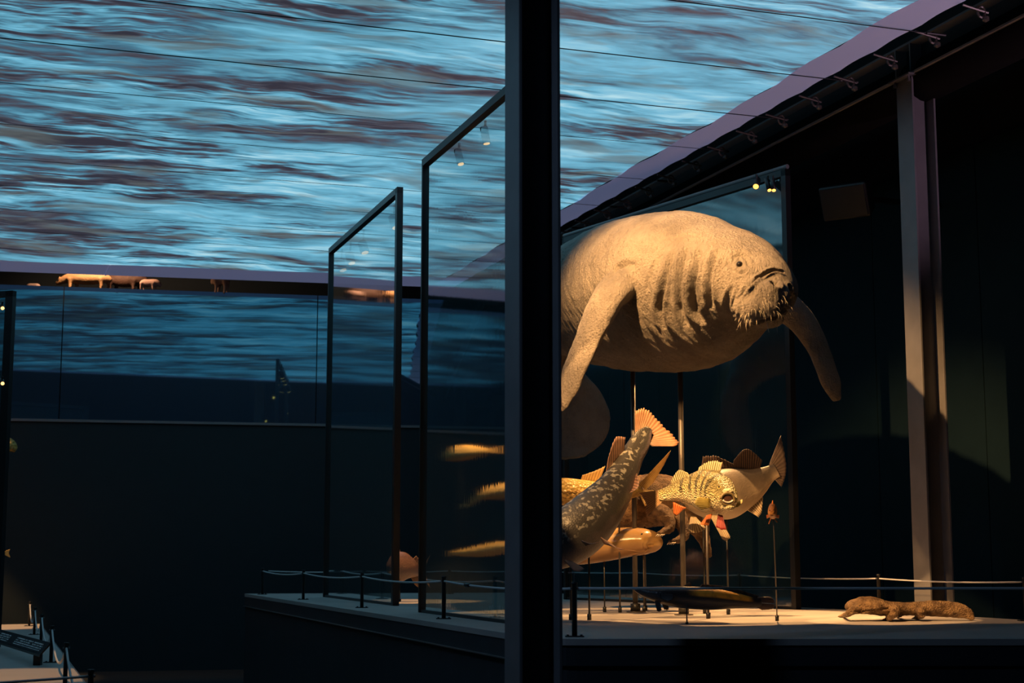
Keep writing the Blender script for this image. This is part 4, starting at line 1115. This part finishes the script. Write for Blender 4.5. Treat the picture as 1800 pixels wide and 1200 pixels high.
for k in range(14):
    h, nrm = surf(bvo, 992 + k * 9, 864)
    if h is not None: MB().ball(h, 0.02, 0.008, 0.014, 8, 6).build('scute', gdm, gold, True)
pole(1088, 878, 10.63, ZP, 0.006, gold, M['pole'], (0.012, 0.035))

# --- brown furry animal
fur = empty('furry_animal', G(1150, 1060, ZP), 'brown furry swimming animal with webbed feet, half hidden behind the bass tail', 'animal')
fm = skin_mat('brown_fur', (0.26, 0.15, 0.075), (0.10, 0.055, 0.03), 0.7, 120.0, 1.0, (1, 1, 2.0), (0, 0, 0.4), coarse=14.0, dist=0.02)
mb = MB()
def lpx(mb, secs, n=30, m=20, **k): loft(mb, [(s[0], s[1], s[2], s[3] * s[2] / F, s[4] * s[2] / F, s[5] * s[2] / F) for s in secs], n, m, **k)
lpx(mb, [(1050, 900, 11.00, 18, 18, 18), (1085, 892, 11.03, 34, 42, 36), (1125, 884, 11.05, 42, 48, 44), (1165, 880, 11.05, 42, 46, 44), (1198, 890, 11.03, 36, 40, 38), (1222, 912, 11.00, 24, 26, 28), (1236, 945, 10.99, 12, 12, 12), (1246, 980, 10.99, 6, 6, 6)], 50, 26)
lpx(mb, [(1150, 900, 10.80, 18, 20, 20), (1170, 906, 10.67, 14, 15, 15), (1178, 926, 10.61, 9, 10, 10), (1166, 934, 10.57, 8, 5, 5), (1156, 938, 10.55, 6, 3, 3)], 20, 14)
lpx(mb, [(1188, 905, 10.80, 18, 20, 20), (1200, 922, 10.70, 12, 13, 13), (1202, 942, 10.65, 9, 9, 9), (1188, 950, 10.61, 8, 5, 5), (1176, 952, 10.59, 6, 3, 3)], 20, 14)
me = remeshed(mb, 'fur_body', 0.009, 3); V = np_verts(me); Nn = np_norm(me)
for i in range(len(V)): V[i] += Nn[i] * 0.006 * noise.noise(Vector(V[i]) * 45)
set_verts(me, V); bvf = bvh_of(me); mesh_part(me, 'body', fm, fur)
clm = simple('pale_claw', (0.62, 0.52, 0.40), 0.4)
for bx, by, by2 in ((1157, 938, 10.55), (1177, 952, 10.59)):
    for k in range(4):
        c = P(bx + k * 3.5, by + 1, by2 - 0.01)
        MB().tube([c, c + Vector((-0.012, -0.014, -0.006)), c + Vector((-0.02, -0.02, -0.016))], [0.005, 0.004, 0.001], 6).build('claw', clm, fur, True)
pole(1133, 905, 11.00, ZP, 0.006, fur, M['pole'], (0.012, 0.035))

# --- smooth tan catfish at the bottom
tan = empty('smooth_catfish', G(1060, 1075, ZP), 'smooth tan blunt headed catfish lying lowest behind the spotted fish', 'fish')
tm = fish_mat('tan_skin', (0.42, 0.25, 0.10), (0.56, 0.34, 0.12), (0.36, 0.20, 0.09), rough=0.22, scale_bump=0.03)
me = fish_body('tan_body', [(1154, 957, 10.63, 6, 7, 7), (1150, 955, 10.65, 22, 16, 16), (1138, 952, 10.68, 28, 22, 22), (1112, 952, 10.71, 30, 25, 25), (1080, 955, 10.73, 30, 27, 28), (1050, 960, 10.75, 27, 27, 28), (1020, 968, 10.75, 22, 24, 24), (985, 976, 10.75, 15, 16, 16), (950, 982, 10.75, 6, 8, 8)], tan, tm)
bvt = bvh_of(me); V = np_verts(me); Nn = np_norm(me)
groove(V, Nn, pline(bvt, [(1152, 958), (1130, 956), (1100, 956), (1075, 958)], 20), 0.007, 0.012, 0.4, 0.1)
set_verts(me, V); mesh_part(me, 'body', tm, tan)
eyeball(bvt, 1128, 938, 0.008, M['eye'], tan)
for sx, ex, ey_ in ((1145, 1120, 972), (1140, 1098, 966)):
    h, nrm = surf(bvt, sx, 962)
    if h is not None: MB().tube([h, h + Vector((-0.05, -0.04, -0.03)), P(ex, ey_, 10.55), P(ex - 20, ey_ + 4, 10.55)], [0.004, 0.003, 0.002, 0.001], 6).build('barbel', tm, tan, True)
pole(1131, 970, 10.70, ZP, 0.005, tan, M['pole'], (0.012, 0.035))
pole(1062, 975, 10.73, ZP, 0.005, tan, M['pole_dark'], (0.012, 0.035))

# --- small orange fish on a thin pole
sml = empty('small_orange_fish', G(1366, 1090, ZP), 'tiny orange fish on its own thin pole at right', 'fish')
om = fish_mat('orange_skin', (0.30, 0.12, 0.03), (0.62, 0.28, 0.07), (0.50, 0.22, 0.06), spots=(30, 0.55, (0.05, 0.02, 0.01), 0.2), rough=0.4)
Yo = 9.15
me = fish_body('small_body', [(1359, 896, Yo + .22, 2, 5, 5), (1359, 897, Yo + .16, 4, 9, 9), (1358, 898, Yo + .06, 7, 14, 13), (1358, 899, Yo - .02, 8, 14, 13), (1357, 900, Yo - .09, 7, 11, 10), (1357, 902, Yo - .14, 4, 5, 5)], sml, om)
bvm = bvh_of(me); mesh_part(me, 'body', om, sml)
fin('dorsal_fin', [(1358, 886, Yo - .02), (1359, 888, Yo + .1)], [(1358, 879, Yo), (1359, 883, Yo + .12)], fo, sml, 5)
fin('pectoral_fin', [(1352, 904, Yo - .06), (1352, 908, Yo - .06)], [(1347, 905, Yo - .02), (1348, 911, Yo - .02)], fo, sml, 4)
fin('pectoral_fin', [(1363, 904, Yo - .06), (1363, 908, Yo - .06)], [(1370, 905, Yo - .02), (1369, 911, Yo - .02)], fo, sml, 4)
fin('pelvic_fin', [(1356, 910, Yo), (1354, 911, Yo)], [(1352, 921, Yo), (1350, 921, Yo)], fo, sml, 3)
fin('pelvic_fin', [(1360, 910, Yo), (1362, 911, Yo)], [(1366, 919, Yo), (1367, 917, Yo)], fo, sml, 3)
eyeball(bvm, 1353, 897, 0.005, M['eye'], sml); eyeball(bvm, 1362, 897, 0.005, M['eye'], sml)
g = G(1366, 1091, ZP)
o = MB().tube([P(1359, 908, Yo), P(1360.5, 935, Yo), Vector((g.x, g.y, ZP + 0.03))], 0.0035, 8).build('support_pole', M['pole'], sml, True)
MB().lathe(g, [(0.011, 0.0), (0.011, 0.032), (0.004, 0.034)], 12).build('pole_base', M['pole_dark'], o, True)

# --- dark long catfish low in front
Yd = 8.95
dk = empty('dark_catfish', G(1208, 1094, ZP), 'long blackish catfish with an orange streak, low over the platform behind the cord', 'fish')
dkm = fish_mat('dark_catfish_skin', (0.035, 0.03, 0.03), (0.03, 0.028, 0.03), (0.06, 0.055, 0.055), rough=0.35, scale_bump=0.1)
def streak(m):
    nt = m.node_tree; L = nt.links; b = nt.nodes['Principled BSDF']
    old = b.inputs['Base Color'].links[0].from_socket
    tc_ = N(nt, 'ShaderNodeTexCoord'); sep = N(nt, 'ShaderNodeSeparateXYZ'); L.new(tc_.outputs['UV'], sep.inputs[0])
    vm = ramp(nt, [(0.50, (0, 0, 0)), (0.58, (1, 1, 1)), (0.97, (1, 1, 1)), (1.0, (0, 0, 0))]); L.new(sep.outputs[1], vm.inputs[0])
    um = ramp(nt, [(0.10, (0, 0, 0)), (0.14, (1, 1, 1)), (0.42, (1, 1, 1)), (0.50, (0, 0, 0))]); L.new(sep.outputs[0], um.inputs[0])
    n = N(nt, 'ShaderNodeTexNoise'); n.inputs['Scale'].default_value = 14; L.new(coords(nt), n.inputs['Vector'])
    nr = ramp(nt, [(0.35, (0.3, 0.3, 0.3)), (0.55, (1, 1, 1))]); L.new(n.outputs[0], nr.inputs[0])
    k1_ = N(nt, 'ShaderNodeMath'); k1_.operation = 'MULTIPLY'; L.new(vm.outputs[0], k1_.inputs[0]); L.new(um.outputs[0], k1_.inputs[1])
    k2_ = N(nt, 'ShaderNodeMath'); k2_.operation = 'MULTIPLY'; L.new(k1_.outputs[0], k2_.inputs[0]); L.new(nr.outputs[0], k2_.inputs[1])
    mx = N(nt, 'ShaderNodeMixRGB'); L.new(k2_.outputs[0], mx.inputs[0]); L.new(old, mx.inputs[1]); mx.inputs[2].default_value = (0.9, 0.42, 0.05, 1)
    L.new(mx.outputs[0], b.inputs['Base Color'])
streak(dkm)
me = fish_body('dark_body', [(1338, 1058, Yd + .05, 3, 7, 8), (1322, 1058, Yd + .04, 6, 9, 10), (1290, 1055, Yd + .02, 11, 14, 14), (1255, 1051, Yd, 16, 17, 20), (1220, 1048, Yd, 19, 17, 22), (1190, 1046, Yd, 21, 16, 21), (1165, 1044, Yd, 22, 14, 17), (1145, 1042, Yd, 18, 11, 12), (1128, 1038, Yd, 12, 7, 8), (1116, 1035, Yd, 5, 3, 3)], dk, dkm)
bvd = bvh_of(me); mesh_part(me, 'body', dkm, dk)
eyeball(bvd, 1128, 1034, 0.006, simple('pale_eye', (0.35, 0.28, 0.2), 0.2), dk)
fdk = fin_mat('black_fin', (0.02, 0.018, 0.018), (0.07, 0.05, 0.045), (0.012, 0.01, 0.01))
fdt = fin_mat('dark_tail', (0.10, 0.06, 0.05), (0.22, 0.13, 0.10), (0.05, 0.03, 0.03))
fin('dorsal_fin', [(1198, 1033, Yd), (1206, 1033, Yd), (1216, 1034, Yd)], [(1206, 1026, Yd), (1213, 1023, Yd), (1216, 1029, Yd)], fdk, dk, 5)
fin('adipose_fin', [(1228, 1034, Yd), (1280, 1042, Yd + .02), (1330, 1052, Yd + .04)], [(1234, 1026, Yd), (1280, 1031, Yd + .02), (1334, 1047, Yd + .04)], fdk, dk, 10, jag=0.02)
fin('pectoral_fin', [(1160, 1042, Yd - .07), (1160, 1050, Yd - .07)], [(1186, 1044, Yd - .10), (1187, 1052, Yd - .10), (1176, 1057, Yd - .10)], fdk, dk, 6)
fin('pelvic_fin', [(1150, 1054, Yd - .02), (1160, 1056, Yd - .02)], [(1155, 1074, Yd - .04), (1160, 1075, Yd - .04), (1163, 1072, Yd - .04)], fdk, dk, 5)
fin('pelvic_fin', [(1162, 1056, Yd + .03), (1172, 1058, Yd + .03)], [(1168, 1073, Yd + .04), (1174, 1076, Yd + .04), (1177, 1071, Yd + .04)], fdk, dk, 5, jag=0.2)
fin('tail_fin', [(1328, 1051, Yd + .04), (1330, 1058, Yd + .04)], [(1345, 1048, Yd + .06), (1358, 1050, Yd + .06), (1363, 1060, Yd + .06)], fdt, dk, 7)
fin('tail_fin', [(1330, 1059, Yd + .04), (1328, 1066, Yd + .04)], [(1362, 1062, Yd + .06), (1360, 1070, Yd + .06), (1340, 1072, Yd + .06)], fdt, dk, 7)
pole(1207, 1060, 8.86, ZP, 0.004, dk, M['pole_dark'], (0.009, 0.012))

# --- brown salamander on the platform
Ys = 9.3
sal = empty('giant_salamander', G(1590, 1090, ZP), 'brown rough giant salamander with broad tail lying on the platform at right', 'salamander')
slm = skin_mat('salamander_skin', (0.40, 0.25, 0.12), (0.15, 0.085, 0.04), 0.5, 110.0, 1.0, coarse=26, dist=0.025)
mb = MB()
lpx(mb, [(1500, 1070, Ys - .02, 14, 6, 6), (1508, 1068, Ys, 34, 15, 10), (1528, 1066, Ys + .02, 40, 18, 13), (1552, 1068, Ys + .03, 38, 13, 13), (1575, 1069, Ys + .04, 30, 11, 12), (1600, 1069, Ys + .05, 26, 11, 12), (1630, 1069, Ys + .05, 20, 13, 13), (1660, 1070, Ys + .04, 12, 14, 14), (1688, 1074, Ys + .02, 6, 14, 13), (1703, 1081, Ys, 3, 11, 8), (1710, 1090, Ys - .01, 2, 4, 3)], 60, 26)
# legs (footpoints on the platform)
def leg(mb, pts, rr):
    raw = [tuple(p) + (r,) for p, r in zip(pts, rr)]
    s = crom(raw, 14); mb.tube([Vector(x[:3]) for x in s], [float(max(.004, x[3])) for x in s], 10)
def foot(mb, g, dirs, L=0.035):
    for d in dirs:
        mb.tube([g + UP * 0.010, g + d * L * 0.6 + UP * 0.009, g + d * L + UP * 0.005], [0.011, 0.008, 0.004], 7)
g1 = G(1482, 1085, ZP); leg(mb, [P(1512, 1068, Ys - .02), P(1500, 1072, Ys - .06), P(1490, 1079, Ys - .02), g1 + UP * 0.012], [.03, .026, .018, .012])
foot(mb, g1, [Vector((-1, -.3, 0)), Vector((-1, .2, 0)), Vector((-.7, -.8, 0))])
g2 = G(1560, 1091, ZP); leg(mb, [P(1572, 1068, Ys - .06), P(1574, 1074, Ys - .12), P(1566, 1084, Ys - .14), g2 + UP * 0.012], [.03, .028, .02, .013])
foot(mb, g2, [Vector((-1, -.3, 0)), Vector((-.8, -.8, 0)), Vector((-1, .25, 0))])
g3 = G(1612, 1089, ZP); leg(mb, [P(1616, 1072, Ys - .04), P(1620, 1079, Ys - .08), g3 + UP * 0.014], [.028, .024, .015])
foot(mb, g3, [Vector((-1, -.3, 0)), Vector((1, -.4, 0)), Vector((.1, -1, 0))])
g4 = G(1578, 1086, ZP); leg(mb, [P(1580, 1070, Ys + .1), P(1582, 1078, Ys + .14), g4 + UP * 0.012], [.026, .02, .013])
me = remeshed(mb, 'sal_body', 0.006, 3)
bvx = bvh_of(me); V = np_verts(me); Nn = np_norm(me)
groove(V, Nn, pline(bvx, [(1502, 1074), (1520, 1074), (1545, 1071), (1566, 1069)], 20), 0.006, 0.010, 0.5, 0.1)
for i in range(len(V)): V[i] += Nn[i] * (0.003 * noise.noise(Vector(V[i]) * 60) + 0.004 * noise.noise(Vector(V[i]) * 22))
set_verts(me, V); bvx = bvh_of(me); mesh_part(me, 'body', slm, sal)
eyeball(bvx, 1511, 1064, 0.005, M['eye'], sal)

# --- fish between the panels at left
lf = empty('pinkish_fish', G(703, 1056, ZP), 'small pinkish brown fish between the two left glass panels', 'fish')
pm = fish_mat('pinkish_skin', (0.20, 0.11, 0.09), (0.40, 0.22, 0.15), (0.36, 0.24, 0.18), rough=0.25, scale_bump=0.15)
Yf = 13.1
me = fish_body('pink_body', [(742, 1004, Yf + .1, 3, 8, 8), (733, 1002, Yf + .06, 6, 11, 12), (722, 998, Yf, 12, 17, 18), (710, 996, Yf - .03, 15, 25, 25), (698, 996, Yf - .06, 14, 25, 25), (688, 999, Yf - .1, 10, 16, 18), (682, 1003, Yf - .12, 4, 5, 5)], lf, pm)
bvl = bvh_of(me); mesh_part(me, 'body', pm, lf)
fpk = fin_mat('peach_fin', (0.66, 0.36, 0.18), (0.62, 0.34, 0.18), (0.40, 0.2, 0.1))
fin('tail_fin', [(740, 998, Yf + .1), (740, 1010, Yf + .1)], [(756, 976, Yf + .12), (748, 1002, Yf + .12), (757, 1034, Yf + .12)], fpk, lf, 8)
fin('dorsal_fin', [(698, 972, Yf), (704, 972, Yf)], [(699, 961, Yf), (702, 962, Yf)], fpk, lf, 3)
fin('dorsal_fin', [(722, 986, Yf + .02), (736, 995, Yf + .06)], [(732, 976, Yf + .03), (741, 986, Yf + .07)], fpk, lf, 5)
fin('anal_fin', [(722, 1012, Yf), (734, 1012, Yf + .05)], [(728, 1026, Yf), (740, 1038, Yf + .05)], fpk, lf, 6)
fin('pectoral_fin', [(708, 998, Yf - .08), (709, 1006, Yf - .08)], [(694, 994, Yf - .14), (696, 1000, Yf - .14)], fpk, lf, 5)
pole(703, 1018, 13.15, ZP, 0.005, lf, M['pole_dark'], (0.012, 0.02))

# --- golden fish on the lower left platform, beyond the left border; the tall glass panel mirrors them
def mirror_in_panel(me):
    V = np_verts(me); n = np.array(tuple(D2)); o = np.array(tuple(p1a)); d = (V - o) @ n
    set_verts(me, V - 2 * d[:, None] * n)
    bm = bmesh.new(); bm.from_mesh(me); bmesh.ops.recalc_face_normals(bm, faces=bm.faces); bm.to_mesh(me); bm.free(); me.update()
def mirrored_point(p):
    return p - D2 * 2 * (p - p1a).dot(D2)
def left_fish(label, secs, tail, Yv):
    c = mirrored_point(P(secs[2][0], secs[2][1], Yv)); c.z = ZL
    root = empty('golden_display_fish', c, label, 'fish', 'fish mirrored in the tall glass panel')
    me = fish_body('display_body', secs, root, gdm); mirror_in_panel(me); mesh_part(me, 'body', gdm, root)
    t = [mirrored_point(P(*q)) for q in tail]
    mbt = MB(); nrm = (t[1] - t[0]).cross(t[2] - t[0]).normalized() * 0.006
    r0_ = mbt.ring([p + nrm for p in t]); r1_ = mbt.ring([p - nrm for p in t]); mbt.skin([r0_, r1_]).build('tail_fin', fyl, root)
    MB().tube([Vector((c.x, c.y, mirrored_point(P(secs[2][0], secs[2][1], Yv)).z)), c], 0.01, 8).build('support_pole', M['pole_dark'], root, True)
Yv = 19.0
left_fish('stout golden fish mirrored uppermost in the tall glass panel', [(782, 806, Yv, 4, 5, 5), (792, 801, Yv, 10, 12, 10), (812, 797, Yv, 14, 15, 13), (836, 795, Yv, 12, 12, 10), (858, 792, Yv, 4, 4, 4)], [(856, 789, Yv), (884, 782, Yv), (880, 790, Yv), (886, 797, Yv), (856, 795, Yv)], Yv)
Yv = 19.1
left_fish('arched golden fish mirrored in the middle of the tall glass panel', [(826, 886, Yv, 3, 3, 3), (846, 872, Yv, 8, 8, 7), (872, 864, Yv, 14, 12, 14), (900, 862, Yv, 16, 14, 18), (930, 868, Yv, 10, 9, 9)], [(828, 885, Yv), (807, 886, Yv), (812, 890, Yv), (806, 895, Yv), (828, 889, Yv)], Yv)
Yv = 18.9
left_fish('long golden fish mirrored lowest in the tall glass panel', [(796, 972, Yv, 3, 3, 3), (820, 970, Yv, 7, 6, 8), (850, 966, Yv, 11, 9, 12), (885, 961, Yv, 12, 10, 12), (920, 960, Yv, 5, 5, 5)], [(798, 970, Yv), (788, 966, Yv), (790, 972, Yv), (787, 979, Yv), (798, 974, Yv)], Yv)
mcx = mirrored_point(P(850, 880, 19.0))
spot('lamp_light', mcx + Vector((-0.05, -0.35, 2.1)), mcx + Vector((-0.08, -0.2, 0.0)), 560, 44, 0.3)

# ------------------------------------------------------------------ animals on the far gallery
def quadruped(x0, x1, ybase, Y, label, c_hi, c_lo, hgt=0.46, name='gallery_animal'):
    a = P(x0, ybase, Y); b = P(x1, ybase, Y); a.z = b.z = zgl - 0.03
    d = (b - a); L_ = d.length; d.normalize(); s = Vector((d.y, -d.x, 0))
    root = empty(name, a, label, 'animal', 'animals on the far gallery')
    mb = MB()
    bh = hgt * 0.62
    path = [(0.02, 0.40, .05), (0.10, 0.50, .09), (0.22, .62, .13), (0.35, .63, .15), (0.6, .60, .16), (0.8, .63, .15), (0.93, .60, .11), (1.0, .52, .04)]
    raw = [tuple(a + d * L_ * f + UP * hgt * z) + (hgt * r * 1.5,) for f, z, r in path]
    sm = crom(raw, 26); mb.tube([Vector(x[:3]) for x in sm], [float(max(.01, x[3])) for x in sm], 16)
    for f in (0.27, 0.36, 0.82, 0.92):
        o_ = s * (hgt * 0.14 if f in (0.27, 0.82) else -hgt * 0.14)
        p = a + d * L_ * f + o_
        mb.tube([p + UP * hgt * 0.6, p + UP * hgt * 0.3 + d * 0.01, p + UP * 0.02, p + UP * 0.0], [hgt * .13, hgt * .075, hgt * .055, hgt * .06], 10)
    for sg in (-1, 1):
        p = a + d * L_ * 0.08 + UP * hgt * 0.6 + s * sg * hgt * 0.08; mb.tube([p, p + UP * hgt * 0.12], [hgt * .04, hgt * .02], 8)
    me = remeshed(mb, name, 0.012, 3)
    mesh_part(me, 'body', skin_mat(name + '_hide', c_hi, c_lo, 0.7, 60, 0.4), root)
    bq = MB().ball(a + d * L_ * 0.07 + UP * hgt * 0.53 + s * hgt * 0.1, 0.01).build('eye', M['eye'], root, True)
    return root
quadruped(96, 196, 507, 18.55, 'golden lit four legged animal on the far gallery under the screen edge', (0.62, 0.36, 0.17), (0.46, 0.25, 0.11), 0.30)
quadruped(264, 190, 509, 18.85, 'dark brown animal behind the golden one on the far gallery', (0.12, 0.06, 0.04), (0.06, 0.03, 0.02), 0.36)
quadruped(284, 246, 511, 18.5, 'small pinkish animal at the right end of the gallery row', (0.7, 0.45, 0.36), (0.55, 0.33, 0.25), 0.20)
quadruped(44, 70, 506, 18.5, 'tiny pale animal at the left end of the gallery row', (0.7, 0.5, 0.42), (0.5, 0.34, 0.28), 0.14)
quadruped(372, 400, 514, 18.6, 'tan animal standing alone farther right on the gallery', (0.5, 0.3, 0.2), (0.34, 0.2, 0.13), 0.30)
